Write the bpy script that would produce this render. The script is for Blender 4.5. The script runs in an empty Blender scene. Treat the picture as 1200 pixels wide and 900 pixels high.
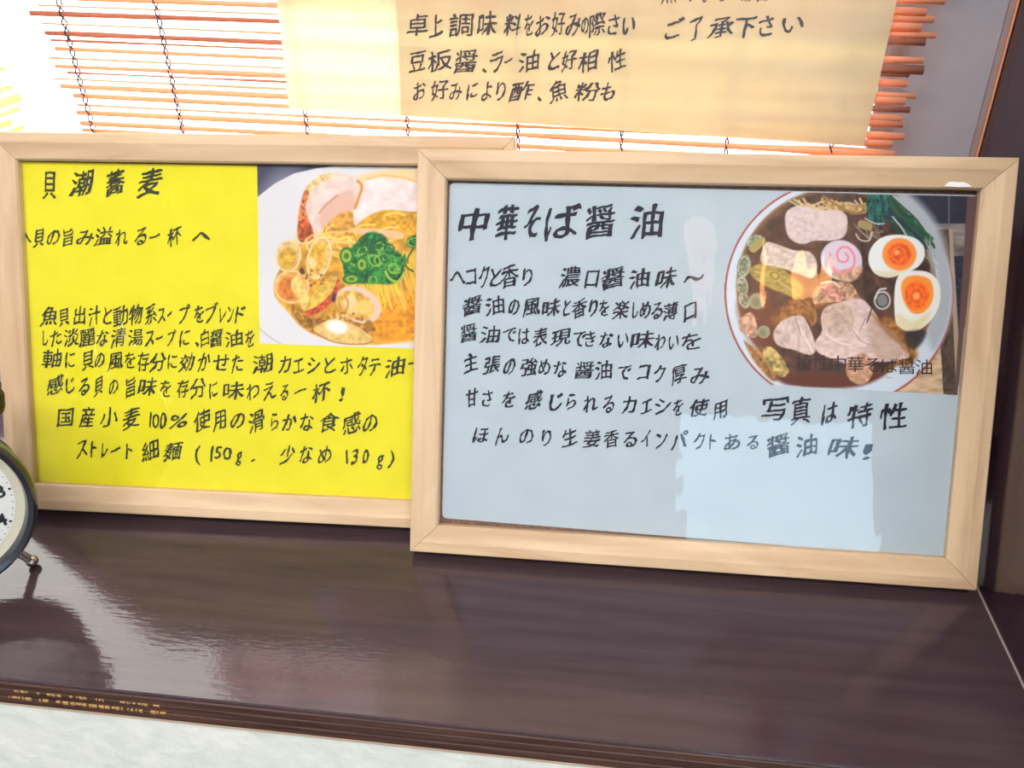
import bpy, bmesh, math, random
import numpy as np
from mathutils import Vector, Matrix

# ------------------------------------------------------------------ camera, world, light, exposure
SC = bpy.context.scene
COL = SC.collection
F = 982.98
CAM_ROT = (1.030287, 0.018052, 0.131064)
CAM_LOC = np.array([0.116707, -0.367933, 0.350191])
cd = bpy.data.cameras.new('camera')
cd.sensor_fit = 'HORIZONTAL'; cd.sensor_width = 36.0; cd.lens = F / 1200 * 36
cd.clip_start = 0.01; cd.clip_end = 50
cam = bpy.data.objects.new('camera', cd); COL.objects.link(cam)
cam.location = CAM_LOC; cam.rotation_euler = CAM_ROT
SC.camera = cam

wd = bpy.data.worlds.new('overcast_daylight'); SC.world = wd; wd.use_nodes = True
wd.node_tree.nodes['Background'].inputs['Color'].default_value = (1.0, 0.97, 0.92, 1)
wd.node_tree.nodes['Background'].inputs['Strength'].default_value = 7.0

def area(name, loc, target, size, energy, color, size_y=None):
    l = bpy.data.lights.new(name, 'AREA'); l.energy = energy; l.color = color
    l.size = size
    if size_y: l.shape = 'RECTANGLE'; l.size_y = size_y
    o = bpy.data.objects.new(name, l); COL.objects.link(o); o.location = loc
    d = Vector(target) - Vector(loc)
    o.rotation_euler = d.to_track_quat('-Z', 'Y').to_euler()
    return o
area('ceiling_panel_light', (0.35, -1.15, 1.62), (0.15, 0.0, 0.1), 0.8, 36, (1.0, 0.94, 0.87))
area('ceiling_panel_light', (-0.6, -1.0, 1.62), (-0.1, 0.0, 0.1), 0.8, 29, (1.0, 0.95, 0.90))
area('doorway_light', (0.86, -2.66, 0.25), (0.86, 0.0, 0.25), 0.85, 10, (0.50, 0.78, 1.0), 1.3)

SC.view_settings.view_transform = 'Standard'
SC.view_settings.look = 'None'
SC.view_settings.exposure = 0.0
SC.view_settings.gamma = 1.0
SC.view_settings.use_curve_mapping = False
SC.cycles.max_bounces = 10
SC.cycles.transparent_max_bounces = 24

# ------------------------------------------------------------------ measuring helpers (photo pixel <-> point on a real plane)
def euler_matrix(w):
    rx, ry, rz = w
    cx, sx, cy, sy, cz, sz = math.cos(rx), math.sin(rx), math.cos(ry), math.sin(ry), math.cos(rz), math.sin(rz)
    return (np.array([[cz, -sz, 0], [sz, cz, 0], [0, 0, 1]]) @ np.array([[cy, 0, sy], [0, 1, 0], [-sy, 0, cy]])
            @ np.array([[1, 0, 0], [0, cx, -sx], [0, sx, cx]]))
RM = euler_matrix(CAM_ROT)
def to_pixel(P):
    q = (np.atleast_2d(P) - CAM_LOC) @ RM
    return np.stack([600 + F * q[:, 0] / -q[:, 2], 450 - F * q[:, 1] / -q[:, 2]], 1)
def on_plane(px, py, n, d0):
    d = RM @ np.array([(px - 600) / F, -(py - 450) / F, -1.0])
    return CAM_LOC + d * ((d0 - n @ CAM_LOC) / (n @ d))
NX, NY, NZ = np.eye(3)
def at_y(px, py, y): return on_plane(px, py, NY, y)

class Pose:
    """leaning picture frame: local x along its width, y up its face, z out of its face"""
    def __init__(self, x0, y0, lean, yaw, roll, T, W):
        u = np.array([math.cos(yaw), math.sin(yaw), 0]); b = np.array([-math.sin(yaw), math.cos(yaw), 0])
        v = b * math.sin(lean) + np.array([0, 0, math.cos(lean)])
        self.u = u * math.cos(roll) + v * math.sin(roll)
        self.v = v * math.cos(roll) - u * math.sin(roll)
        self.n = np.cross(self.u, self.v)
        self.o = np.array([x0, y0, T * math.sin(lean) + max(0, -math.sin(roll) * W)])
    def local(self, px, py, z=0.0):
        o = self.o + self.n * z
        P = on_plane(px, py, self.n, self.n @ o)
        return float((P - o) @ self.u), float((P - o) @ self.v)
    def world(self, a, b, z=0.0): return self.o + self.u * a + self.v * b + self.n * z
    def matrix(self):
        m = Matrix.Identity(4)
        for i in range(3):
            m[i][0], m[i][1], m[i][2], m[i][3] = self.u[i], self.v[i], self.n[i], self.o[i]
        return m

# ------------------------------------------------------------------ object helpers
def tag(o, label=None, cat=None, group=None, kind=None):
    if label: o['label'] = label
    if cat: o['category'] = cat
    if group: o['group'] = group
    if kind: o['kind'] = kind
    return o
def empty(name, loc=(0, 0, 0), matrix=None):
    o = bpy.data.objects.new(name, None); COL.objects.link(o); o.empty_display_size = 0.02
    if matrix is not None: o.matrix_world = matrix
    else: o.location = loc
    return o
def mesh_obj(name, verts, faces, mat=None, parent=None, smooth=False):
    me = bpy.data.meshes.new(name)
    me.from_pydata([tuple(map(float, v)) for v in verts], [], faces); me.validate(); me.update()
    if smooth:
        for p in me.polygons: p.use_smooth = True
    o = bpy.data.objects.new(name, me); COL.objects.link(o)
    if mat: me.materials.append(mat)
    if parent: o.parent = parent
    return o
def bm_obj(name, bm, mat=None, parent=None, smooth=False, angle=None):
    me = bpy.data.meshes.new(name)
    bmesh.ops.recalc_face_normals(bm, faces=bm.faces)
    bm.to_mesh(me); bm.free()
    if smooth:
        for p in me.polygons: p.use_smooth = True
        if angle: me.set_sharp_from_angle(angle=angle)
    o = bpy.data.objects.new(name, me); COL.objects.link(o)
    if mat: me.materials.append(mat)
    if parent: o.parent = parent
    return o
def box_bm(lo, hi, bevel=0.0, seg=2, bm=None):
    b = bmesh.new()
    r = bmesh.ops.create_cube(b, size=1.0)
    for v in r['verts']:
        v.co = Vector([lo[i] + (v.co[i] + 0.5) * (hi[i] - lo[i]) for i in range(3)])
    if bevel: bmesh.ops.bevel(b, geom=b.edges[:], offset=bevel, segments=seg, affect='EDGES', profile=0.5)
    if bm is None: return b
    me = bpy.data.meshes.new('t'); b.to_mesh(me); b.free(); bm.from_mesh(me); bpy.data.meshes.remove(me)
    return bm
def box(name, lo, hi, mat, parent=None, bevel=0.0):
    return bm_obj(name, box_bm(lo, hi, bevel), mat, parent)
def tube(points, radii, sides=8, caps=True, flat=1.0):
    """verts, faces of a tube along points (list of 3-vectors)"""
    P = [np.array(p, float) for p in points]; V = []; Fc = []
    up0 = np.array([0, 0, 1.0])
    for i, p in enumerate(P):
        t = P[min(i + 1, len(P) - 1)] - P[max(i - 1, 0)]; t /= np.linalg.norm(t)
        up = up0 if abs(t[2]) < 0.9 else np.array([0, 1.0, 0])
        s = np.cross(t, up); s /= np.linalg.norm(s); w = np.cross(s, t)
        r = radii[i] if hasattr(radii, '__len__') else radii
        for k in range(sides):
            a = 2 * math.pi * k / sides
            V.append(p + s * math.cos(a) * r * flat + w * math.sin(a) * r)
    for i in range(len(P) - 1):
        for k in range(sides):
            a = i * sides + k; b = i * sides + (k + 1) % sides
            Fc.append((a, b, b + sides, a + sides))
    if caps:
        Fc.append(tuple(range(sides))[::-1]); Fc.append(tuple((len(P) - 1) * sides + k for k in range(sides)))
    return V, Fc
def merge(parts):
    V = []; Fc = []
    for v, f in parts:
        n = len(V); V += list(v); Fc += [tuple(i + n for i in q) for q in f]
    return V, Fc
def lathe(profile, seg=64):
    """profile: list of (r, z) revolved about z"""
    V = []; Fc = []
    for r, z in profile:
        for k in range(seg):
            a = 2 * math.pi * k / seg; V.append((r * math.cos(a), r * math.sin(a), z))
    for i in range(len(profile) - 1):
        for k in range(seg):
            a = i * seg + k; b = i * seg + (k + 1) % seg
            Fc.append((a, b, b + seg, a + seg))
    return V, Fc

# ------------------------------------------------------------------ materials
def new_mat(name):
    m = bpy.data.materials.new(name); m.use_nodes = True
    nt = m.node_tree; b = nt.nodes['Principled BSDF']
    return m, nt, b
def N(nt, t, **kw):
    n = nt.nodes.new(t)
    for k, v in kw.items():
        if k in n.inputs: n.inputs[k].default_value = v
        else: setattr(n, k, v)
    return n
def L(nt, a, b): nt.links.new(a, b)
def simple(name, col, rough=0.5, metal=0.0, coat=0.0, spec=0.5):
    m, nt, b = new_mat(name)
    b.inputs['Base Color'].default_value = (*col, 1); b.inputs['Roughness'].default_value = rough
    b.inputs['Metallic'].default_value = metal; b.inputs['Coat Weight'].default_value = coat
    b.inputs['Specular IOR Level'].default_value = spec
    return m
def mottled(name, c1, c2, scale=(1, 1, 1), nscale=20, rough=0.5, bump=0.0, bscale=200, bdist=0.001, detail=4, spec=0.5, lo=0.35, hi=0.65, coord='Object', coat=0):
    m, nt, b = new_mat(name)
    tc = N(nt, 'ShaderNodeTexCoord'); mp = N(nt, 'ShaderNodeMapping'); mp.inputs['Scale'].default_value = scale
    L(nt, tc.outputs[coord], mp.inputs['Vector'])
    no = N(nt, 'ShaderNodeTexNoise', Scale=nscale, Detail=detail); L(nt, mp.outputs[0], no.inputs['Vector'])
    cr = N(nt, 'ShaderNodeValToRGB'); cr.color_ramp.elements[0].position = lo; cr.color_ramp.elements[1].position = hi
    cr.color_ramp.elements[0].color = (*c1, 1); cr.color_ramp.elements[1].color = (*c2, 1)
    L(nt, no.outputs['Fac'], cr.inputs[0]); L(nt, cr.outputs[0], b.inputs['Base Color'])
    b.inputs['Roughness'].default_value = rough; b.inputs['Specular IOR Level'].default_value = spec
    b.inputs['Coat Weight'].default_value = coat
    if bump:
        n2 = N(nt, 'ShaderNodeTexNoise', Scale=bscale, Detail=3); L(nt, mp.outputs[0], n2.inputs['Vector'])
        bp = N(nt, 'ShaderNodeBump', Strength=bump, Distance=bdist)
        L(nt, n2.outputs['Fac'], bp.inputs['Height']); L(nt, bp.outputs[0], b.inputs['Normal'])
    return m

def pine(name, along, seed, c1=(0.48, 0.33, 0.205), c2=(0.655, 0.50, 0.335)):
    m, nt, b = new_mat(name)
    tc = N(nt, 'ShaderNodeTexCoord'); mp = N(nt, 'ShaderNodeMapping')
    mp.inputs['Scale'].default_value = (4, 34, 34) if along == 'x' else (34, 4, 34)
    mp.inputs['Location'].default_value = (seed * 3.7, seed * 1.9, seed)
    L(nt, tc.outputs['Object'], mp.inputs['Vector'])
    a = N(nt, 'ShaderNodeTexNoise', Scale=2.2, Detail=5, Distortion=0.6); L(nt, mp.outputs[0], a.inputs['Vector'])
    r = N(nt, 'ShaderNodeValToRGB'); r.color_ramp.elements[0].position = 0.30; r.color_ramp.elements[1].position = 0.62
    r.color_ramp.elements[0].color = (*c1, 1); r.color_ramp.elements[1].color = (*c2, 1)
    L(nt, a.outputs['Fac'], r.inputs[0])
    # fine dark flecks of grain
    mp2 = N(nt, 'ShaderNodeMapping'); mp2.inputs['Scale'].default_value = (22, 420, 300) if along == 'x' else (420, 22, 300)
    mp2.inputs['Location'].default_value = (seed, seed * 2.3, 0)
    L(nt, tc.outputs['Object'], mp2.inputs['Vector'])
    f = N(nt, 'ShaderNodeTexNoise', Scale=2.0, Detail=2); L(nt, mp2.outputs[0], f.inputs['Vector'])
    fr = N(nt, 'ShaderNodeValToRGB'); fr.color_ramp.elements[0].position = 0.68; fr.color_ramp.elements[1].position = 0.80
    fr.color_ramp.elements[0].color = (0, 0, 0, 1); fr.color_ramp.elements[1].color = (0.5, 0.5, 0.5, 1)
    L(nt, f.outputs['Fac'], fr.inputs[0])
    mx = N(nt, 'ShaderNodeMix', data_type='RGBA'); L(nt, fr.outputs[0], mx.inputs[0]); L(nt, r.outputs[0], mx.inputs[6])
    mx.inputs[7].default_value = (0.22, 0.11, 0.07, 1)
    L(nt, mx.outputs[2], b.inputs['Base Color'])
    b.inputs['Roughness'].default_value = 0.5; b.inputs['Specular IOR Level'].default_value = 0.35
    bp = N(nt, 'ShaderNodeBump', Strength=0.12, Distance=0.0004); L(nt, a.outputs['Fac'], bp.inputs['Height']); L(nt, bp.outputs[0], b.inputs['Normal'])
    return m

def clear_sheet(name, rough=0.03, bump=0.0, scale=(30, 30, 30), ior=1.45, tint=(1, 1, 1), bdist=0.001, boost=0.0):
    """thin clear acrylic / glass / laminate: passes light straight through, reflects by Fresnel"""
    m = bpy.data.materials.new(name); m.use_nodes = True; nt = m.node_tree
    nt.nodes.clear()
    out = N(nt, 'ShaderNodeOutputMaterial'); tr = N(nt, 'ShaderNodeBsdfTransparent'); tr.inputs[0].default_value = (*tint, 1)
    gl = N(nt, 'ShaderNodeBsdfAnisotropic') if False else N(nt, 'ShaderNodeBsdfGlossy'); gl.inputs['Roughness'].default_value = rough
    fz = N(nt, 'ShaderNodeFresnel', IOR=ior)
    ge = N(nt, 'ShaderNodeNewGeometry'); mi = N(nt, 'ShaderNodeMath', operation='MULTIPLY_ADD')   # same reflectance from both sides of the pane
    mi.inputs[1].default_value = 1 / ior - ior; mi.inputs[2].default_value = ior
    L(nt, ge.outputs['Backfacing'], mi.inputs[0]); L(nt, mi.outputs[0], fz.inputs['IOR'])
    mx = N(nt, 'ShaderNodeMixShader')
    if boost:
        ad = N(nt, 'ShaderNodeMath', operation='ADD'); ad.inputs[1].default_value = boost
        L(nt, fz.outputs[0], ad.inputs[0]); L(nt, ad.outputs[0], mx.inputs[0])
    else: L(nt, fz.outputs[0], mx.inputs[0])
    L(nt, tr.outputs[0], mx.inputs[1]); L(nt, gl.outputs[0], mx.inputs[2]); L(nt, mx.outputs[0], out.inputs['Surface'])
    if bump:
        tc = N(nt, 'ShaderNodeTexCoord'); mp = N(nt, 'ShaderNodeMapping'); mp.inputs['Scale'].default_value = scale
        L(nt, tc.outputs['Object'], mp.inputs['Vector'])
        n2 = N(nt, 'ShaderNodeTexNoise', Scale=1.0, Detail=2); L(nt, mp.outputs[0], n2.inputs['Vector'])
        bp = N(nt, 'ShaderNodeBump', Strength=bump, Distance=bdist); L(nt, n2.outputs['Fac'], bp.inputs['Height'])
        L(nt, bp.outputs[0], gl.inputs['Normal'])
    return m

def translucent(name, c1, c2, trans, scale=(1, 1, 1), nscale=20, rough=0.6, fac=0.5, bump=0.0):
    m, nt, b = new_mat(name)
    out = nt.nodes['Material Output']
    tc = N(nt, 'ShaderNodeTexCoord'); mp = N(nt, 'ShaderNodeMapping'); mp.inputs['Scale'].default_value = scale
    L(nt, tc.outputs['Object'], mp.inputs['Vector'])
    no = N(nt, 'ShaderNodeTexNoise', Scale=nscale, Detail=4); L(nt, mp.outputs[0], no.inputs['Vector'])
    cr = N(nt, 'ShaderNodeValToRGB'); cr.color_ramp.elements[0].position = 0.35; cr.color_ramp.elements[1].position = 0.65
    cr.color_ramp.elements[0].color = (*c1, 1); cr.color_ramp.elements[1].color = (*c2, 1)
    L(nt, no.outputs['Fac'], cr.inputs[0]); L(nt, cr.outputs[0], b.inputs['Base Color'])
    b.inputs['Roughness'].default_value = rough; b.inputs['Specular IOR Level'].default_value = 0.3
    t = N(nt, 'ShaderNodeBsdfTranslucent'); t.inputs[0].default_value = (*trans, 1)
    mx = N(nt, 'ShaderNodeMixShader'); mx.inputs[0].default_value = fac
    L(nt, b.outputs[0], mx.inputs[1]); L(nt, t.outputs[0], mx.inputs[2]); L(nt, mx.outputs[0], out.inputs['Surface'])
    if bump:
        bp = N(nt, 'ShaderNodeBump', Strength=bump, Distance=0.0005); L(nt, no.outputs['Fac'], bp.inputs['Height']); L(nt, bp.outputs[0], b.inputs['Normal'])
    return m

# glossy dark lacquered counter with a brushed, slightly rippled surface
def lacquer(name, c1, c2, rough=0.075, along=(6, 90, 90), b2=(70, 500, 70)):
    m, nt, b = new_mat(name)
    tc = N(nt, 'ShaderNodeTexCoord'); mp = N(nt, 'ShaderNodeMapping'); mp.inputs['Scale'].default_value = along
    L(nt, tc.outputs['Object'], mp.inputs['Vector'])
    no = N(nt, 'ShaderNodeTexNoise', Scale=1.5, Detail=5); L(nt, mp.outputs[0], no.inputs['Vector'])
    cr = N(nt, 'ShaderNodeValToRGB'); cr.color_ramp.elements[0].position = 0.3; cr.color_ramp.elements[1].position = 0.7
    cr.color_ramp.elements[0].color = (*c1, 1); cr.color_ramp.elements[1].color = (*c2, 1)
    L(nt, no.outputs['Fac'], cr.inputs[0]); L(nt, cr.outputs[0], b.inputs['Base Color'])
    b.inputs['Roughness'].default_value = rough; b.inputs['Specular IOR Level'].default_value = 0.5
    mp2 = N(nt, 'ShaderNodeMapping'); mp2.inputs['Scale'].default_value = b2; L(nt, tc.outputs['Object'], mp2.inputs['Vector'])
    n2 = N(nt, 'ShaderNodeTexNoise', Scale=1.0, Detail=4); L(nt, mp2.outputs[0], n2.inputs['Vector'])
    n3 = N(nt, 'ShaderNodeTexNoise', Scale=260.0, Detail=2); L(nt, tc.outputs['Object'], n3.inputs['Vector'])
    add = N(nt, 'ShaderNodeMath', operation='ADD'); L(nt, n2.outputs['Fac'], add.inputs[0]); L(nt, n3.outputs['Fac'], add.inputs[1])
    bp = N(nt, 'ShaderNodeBump', Strength=0.5, Distance=0.00012); L(nt, add.outputs[0], bp.inputs['Height']); L(nt, bp.outputs[0], b.inputs['Normal'])
    return m

M = {}
M['lacquer'] = lacquer('dark_lacquer', (0.040, 0.025, 0.033), (0.058, 0.038, 0.047))
M['lacquer_wall'] = lacquer('dark_lacquer_wall', (0.022, 0.012, 0.020), (0.040, 0.020, 0.030), 0.14, (60, 60, 6), (300, 300, 60))
M['edge'] = mottled('lacquered_edge', (0.035, 0.014, 0.014), (0.09, 0.045, 0.035), (8, 200, 200), 2, rough=0.4)
M['chip'] = simple('bare_wood_chip', (0.42, 0.26, 0.10), 0.7)
M['plaster'] = mottled('white_plaster', (0.70, 0.78, 0.77), (0.80, 0.87, 0.87), (1, 1, 1), 45, rough=0.8, bump=0.6, bscale=90, bdist=0.002)
M['beige_bead'] = simple('beige_bead', (0.55, 0.42, 0.32), 0.7)
M['pine_h1'] = pine('pine_along', 'x', 1.0); M['pine_h2'] = pine('pine_along_b', 'x', 5.0)
M['pine_v1'] = pine('pine_upright', 'y', 2.0); M['pine_v2'] = pine('pine_upright_b', 'y', 8.0)
M['hardboard'] = mottled('brown_hardboard', (0.13, 0.065, 0.05), (0.24, 0.13, 0.10), (1, 1, 1), 500, rough=0.6, bump=0.4, bscale=600, bdist=0.0006)
M['yellow_paper'] = mottled('yellow_paper', (0.72, 0.675, 0.020), (0.76, 0.715, 0.028), (1, 1, 1), 60, rough=0.75, spec=0.2)
M['blue_paper'] = mottled('pale_blue_paper', (0.42, 0.52, 0.605), (0.45, 0.55, 0.635), (1, 1, 1), 40, rough=0.75, spec=0.2)
M['ink'] = simple('black_brush_ink', (0.012, 0.016, 0.035), 0.6, spec=0.2)
M['ink_grey'] = simple('brown_grey_brush_ink', (0.075, 0.065, 0.075), 0.6, spec=0.2)
M['print_ink'] = simple('black_print_ink', (0.03, 0.02, 0.025), 0.6, spec=0.2)
M['ink_olive'] = simple('thin_black_ink', (0.035, 0.045, 0.030), 0.6, spec=0.2)
M['acrylic'] = clear_sheet('clear_acrylic', 0.02, 0.25, (42, 18, 30), 1.47, bdist=0.0012)
M['laminate'] = clear_sheet('clear_laminate', 0.06, 0.5, (25, 12, 20), 1.45, bdist=0.001)
M['window_glass'] = clear_sheet('window_glass', 0.0, 0.0)
M['grey_metal'] = mottled('grey_metal_panel', (0.35, 0.36, 0.44), (0.40, 0.40, 0.46), (1, 1, 1), 25, rough=0.42, spec=0.5)
M['pale_metal'] = simple('pale_pink_grey_metal', (0.52, 0.42, 0.44), 0.35, 0.4)
M['dark_gap'] = simple('dark_window_gasket', (0.02, 0.02, 0.035), 0.5)
M['orange_bead'] = simple('orange_brown_bead', (0.70, 0.34, 0.20), 0.5)
M['slat'] = translucent('bamboo', (0.76, 0.50, 0.34), (0.88, 0.64, 0.46), (1.0, 0.38, 0.10), (8, 200, 200), 2, fac=0.45)
M['slat_dark'] = translucent('weathered_bamboo', (0.24, 0.14, 0.13), (0.36, 0.21, 0.17), (0.8, 0.36, 0.15), (8, 200, 200), 2, fac=0.4)
M['slat_pale'] = translucent('pale_bamboo', (0.85, 0.70, 0.35), (0.92, 0.80, 0.42), (1.0, 0.88, 0.42), (8, 200, 200), 2, fac=0.7)
M['cord'] = simple('dark_cotton_cord', (0.045, 0.05, 0.085), 0.9)
M['kraft'] = translucent('cream_washi_paper', (0.84, 0.72, 0.50), (0.90, 0.79, 0.58), (0.90, 0.82, 0.46), (1, 1, 1), 60, fac=0.38, bump=0.3)
M['dimming_backing'] = translucent('dimming_card_paper', (0.80, 0.72, 0.54), (0.86, 0.78, 0.60), (0.88, 0.84, 0.68), (1, 1, 1), 40, fac=0.45)
M['plastic_edge'] = clear_sheet('clear_sleeve', 0.35, 0.3, (60, 60, 60), 1.4, bdist=0.0003)
M['room_wall'] = mottled('room_wall', (0.50, 0.47, 0.44), (0.55, 0.52, 0.49), (1, 1, 1), 3, rough=0.85)
M['room_ceiling'] = simple('room_ceiling', (0.62, 0.58, 0.54), 0.9)
M['room_floor'] = mottled('room_floor', (0.12, 0.09, 0.07), (0.2, 0.15, 0.11), (1, 1, 1), 6, rough=0.5)
M['clock_black'] = simple('black_enamel', (0.012, 0.014, 0.028), 0.28, coat=0.5)
M['clock_olive'] = simple('dark_olive_enamel', (0.018, 0.020, 0.015), 0.55, spec=0.3)
M['dial_white'] = simple('white_dial', (0.75, 0.80, 0.82), 0.6)
M['cream_ring'] = simple('cream_dial_ring', (0.56, 0.56, 0.46), 0.6)
M['dial_ink'] = simple('black_dial_ink', (0.01, 0.012, 0.02), 0.6)
M['chrome'] = simple('brushed_steel', (0.62, 0.60, 0.60), 0.25, 1.0)
M['patch_white'] = simple('matte_white', (0.85, 0.87, 0.92), 0.8)

# ------------------------------------------------------------------ setting
YB = 0.150            # plane of the bamboo blind
YW = 0.172            # front of the window frame
XW = 0.3275           # face of the right side board
SHF = -0.1119
def struct(o): return tag(o, kind='structure')

bm = box_bm((-1.2, SHF, -0.0185), (XW + 0.02, 0.19, 0.0), 0.0012, 2)
shelf = empty('counter_shelf', (0, SHF, -0.0185))
tag(shelf, 'glossy dark brown wooden counter shelf under both menu frames, front edge worn', 'shelf')
def put(o, parent):            # geometry already in world metres, parent has only a location
    o.parent = parent; o.matrix_parent_inverse = parent.matrix_world.inverted(); return o
bpy.context.view_layer.update()
def child(o, root):
    o.parent = root
    o.location = -root.location
    return o
child(bm_obj('board', bm, M['lacquer']), shelf)
# worn, delaminated front edge: thin ply layers and bare chips
bm = bmesh.new()
box_bm((-1.2, SHF - 0.0009, -0.0178), (XW, SHF + 0.001, -0.0125), 0.0003, 1, bm)
box_bm((-1.2, SHF - 0.0006, -0.0118), (XW, SHF + 0.001, -0.0070), 0.0003, 1, bm)
box_bm((-1.2, SHF - 0.0009, -0.0064), (XW, SHF + 0.001, -0.0016), 0.0003, 1, bm)
child(bm_obj('edge_band', bm, M['edge']), shelf)
rnd = random.Random(4)
V = []
for z in (-0.0067, -0.0122):
    x = -0.185 if z > -0.01 else -0.19
    while x < -0.105:
        w = rnd.uniform(0.0006, 0.0035)
        if rnd.random() < 0.72:
            h = rnd.uniform(0.0006, 0.0013)
            b0 = box_bm((x, SHF - 0.0013, z - h), (x + w, SHF, z + h * 0.5), 0.0002, 1)
            me = bpy.data.meshes.new('t'); b0.to_mesh(me); b0.free()
            V.append(([v.co[:] for v in me.vertices], [tuple(p.vertices) for p in me.polygons])); bpy.data.meshes.remove(me)
        x += w + rnd.uniform(0.0002, 0.0012)
v_, f_ = merge(V)
o = child(mesh_obj('bare_wood_chips', v_, f_, M['chip']), shelf); tag(o, 'pale bare wood chips showing on the front edge', kind='stuff')

struct(box('wall_front', (-1.2, SHF + 0.003, -0.76), (1.4, SHF + 0.05, -0.0185), M['plaster']))
struct(box('trim_3', (-1.2, SHF + 0.0002, -0.0215), (XW, SHF + 0.006, -0.0186), M['beige_bead'], bevel=0.001))
struct(box('wall_right', (XW, -0.16, -0.0180), (XW + 0.03, 0.30, 1.2), M['lacquer_wall'], bevel=0.0015))
# thin pale seam where shelf meets side board
struct(box('trim_4', (XW - 0.0007, SHF, 0.0), (XW, 0.17, 0.0007), M['pale_metal']))

def xcol(px): return float(at_y(px, 180, YW)[0])
xs = [xcol(1137), xcol(1138.6), xcol(1149), xcol(1156), xcol(1158)]
XP = 0.262
struct(box('trim_1', (XP, YW, 0.0), (xs[0], YW + 0.05, 1.2), M['grey_metal'], bevel=0.0006))
w1 = empty('window_1', (-0.4, YW, 0.1)); struct(w1)
child(box('window_gasket', (xs[0], YW + 0.003, 0.0), (XW, YW + 0.05, 1.2), M['dark_gap']), w1)
child(box('window_stile', (xs[1], YW - 0.002, 0.0), (min(xs[2], XW - 0.0036), YW + 0.02, 1.2), M['pale_metal'], bevel=0.0015), w1)
child(box('window_bead', (XW - 0.0016, YW - 0.0030, 0.0), (XW - 0.0003, YW + 0.02, 1.2), M['orange_bead'], bevel=0.0004), w1)
child(box('window_sill', (-1.2, YW - 0.003, 0.0), (XP, YW + 0.05, 0.06), M['grey_metal'], bevel=0.001), w1)
child(box('window_head', (-1.2, YW, 1.1), (XP, YW + 0.05, 1.2), M['grey_metal'], bevel=0.001), w1)
child(box('window_pane', (-1.2, YW + 0.02, 0.06), (XP, YW + 0.024, 1.1), M['window_glass']), w1)
# the rest of the shop around the viewer
struct(box('wall_window_side_above', (-1.6, 0.17, 1.2), (1.4, 0.30, 1.7), M['room_wall'])).name = 'wall_back'
struct(box('wall_left', (-1.65, -2.7, -0.76), (-1.6, 0.30, 1.7), M['room_wall']))
struct(box('wall_back_left', (-1.6, 0.17, -0.76), (-1.2, 0.30, 1.2), M['room_wall']))
struct(box('wall_back_right', (XW + 0.03, 0.17, -0.76), (1.4, 0.30, 1.2), M['room_wall']))
struct(box('wall_far_right', (1.4, -2.7, -0.76), (1.45, 0.30, 1.7), M['room_wall']))
struct(box('wall_behind', (-1.6, -2.75, -0.76), (1.4, -2.7, 1.7), M['room_wall']))
struct(box('ceiling', (-1.65, -2.75, 1.7), (1.45, 0.30, 1.75), M['room_ceiling']))
struct(box('floor', (-1.65, -2.75, -0.80), (1.45, 0.30, -0.76), M['room_floor']))

# ------------------------------------------------------------------ bamboo blind
rnd = random.Random(11)
xl_ref = float(at_y(200, 60, YB)[0])
XS0, XS1 = float(at_y(40, 60, YB)[0]), 0.279
rows = [(1.5, 4.2), (11, 1.4), (20.5, 3.9), (33.5, 1.6), (45, 3.9), (53.5, 1.2), (62.5, 3.0), (73.5, 1.8), (83, 3.6), (91, 1.2), (98.5, 1.4),
        (107.5, 4.4), (118, 3.8), (128.5, 2.2), (138, 4.2), (151, 4.0)]
zs = [(float(at_y(200, y, YB)[2]), t) for y, t in rows]
dz = 0.0046
z = zs[0][0]
k = 0
while z < 0.50:
    z += dz * rnd.uniform(0.9, 1.15); k += 1
    zs.insert(0, (z, rnd.choice([1.4, 3.6, 2.8, 4.2])))
z = zs[-1][0]
while z > 0.14:
    z -= dz * rnd.uniform(0.95, 1.2)
    zs.append((z, rnd.choice([1.8, 3.8, 3.0, 4.2])))
blind = empty('bamboo_blind', (0, YB, 0.14))
tag(blind, 'bamboo roll-up blind of thin orange slats tied with dark cords, hanging behind the frames', 'blind')
TILT = -0.033
ppm = F / 0.62
cord_px = [109, 214, 360, 478, 607, 729, 854, 978]
cord_x = [float(at_y(px, 150, YB)[0]) for px in cord_px]
for i, (zz, t) in enumerate(zs):
    x0 = XS0 + rnd.uniform(-0.004, 0.010) + max(0, (0.30 - zz)) * 0.18
    if rnd.random() < 0.15 and t < 2: x0 += rnd.uniform(0.02, 0.08)
    x1 = XS1 + rnd.uniform(-0.007, 0.003) - (0.30 - zz) * 0.05
    base = max(t, 1.7) * 0.62 / ppm
    full = 0.0023 if t > 2 else 0.0017
    nseg = 16
    pts = []; rad = []
    wob = rnd.uniform(-1, 1); ph = rnd.uniform(0, 6)
    slope = TILT + rnd.uniform(-0.004, 0.004)
    node = rnd.uniform(x0, x1); node2 = rnd.uniform(x0, x1)
    for s in range(nseg + 1):
        f = s / nseg; x = x0 + (x1 - x0) * f
        pts.append((x, YB + 0.0003 * math.sin(7 * f + ph), zz + slope * (x - xl_ref) + 0.0006 * wob * math.sin(4 * f + ph)))
        g = min(1, max(0, (f - 0.80) / 0.16))
        r = base * (1 - g) + full * g  # thin left stretch: the bright window's bloom put into the slat shape
        r *= 1 + 0.12 * math.sin(9 * f + ph)
        if min(abs(x - node), abs(x - node2)) < (x1 - x0) / nseg * 0.5: r *= 1.35
        rad.append(r)
    Vv, Ff = tube(pts, rad, 7, True, 0.75)
    mat = M['slat'] if rnd.random() > 0.22 else M['slat_dark']
    child(mesh_obj('slat', Vv, Ff, mat, None, True), blind)
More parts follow.
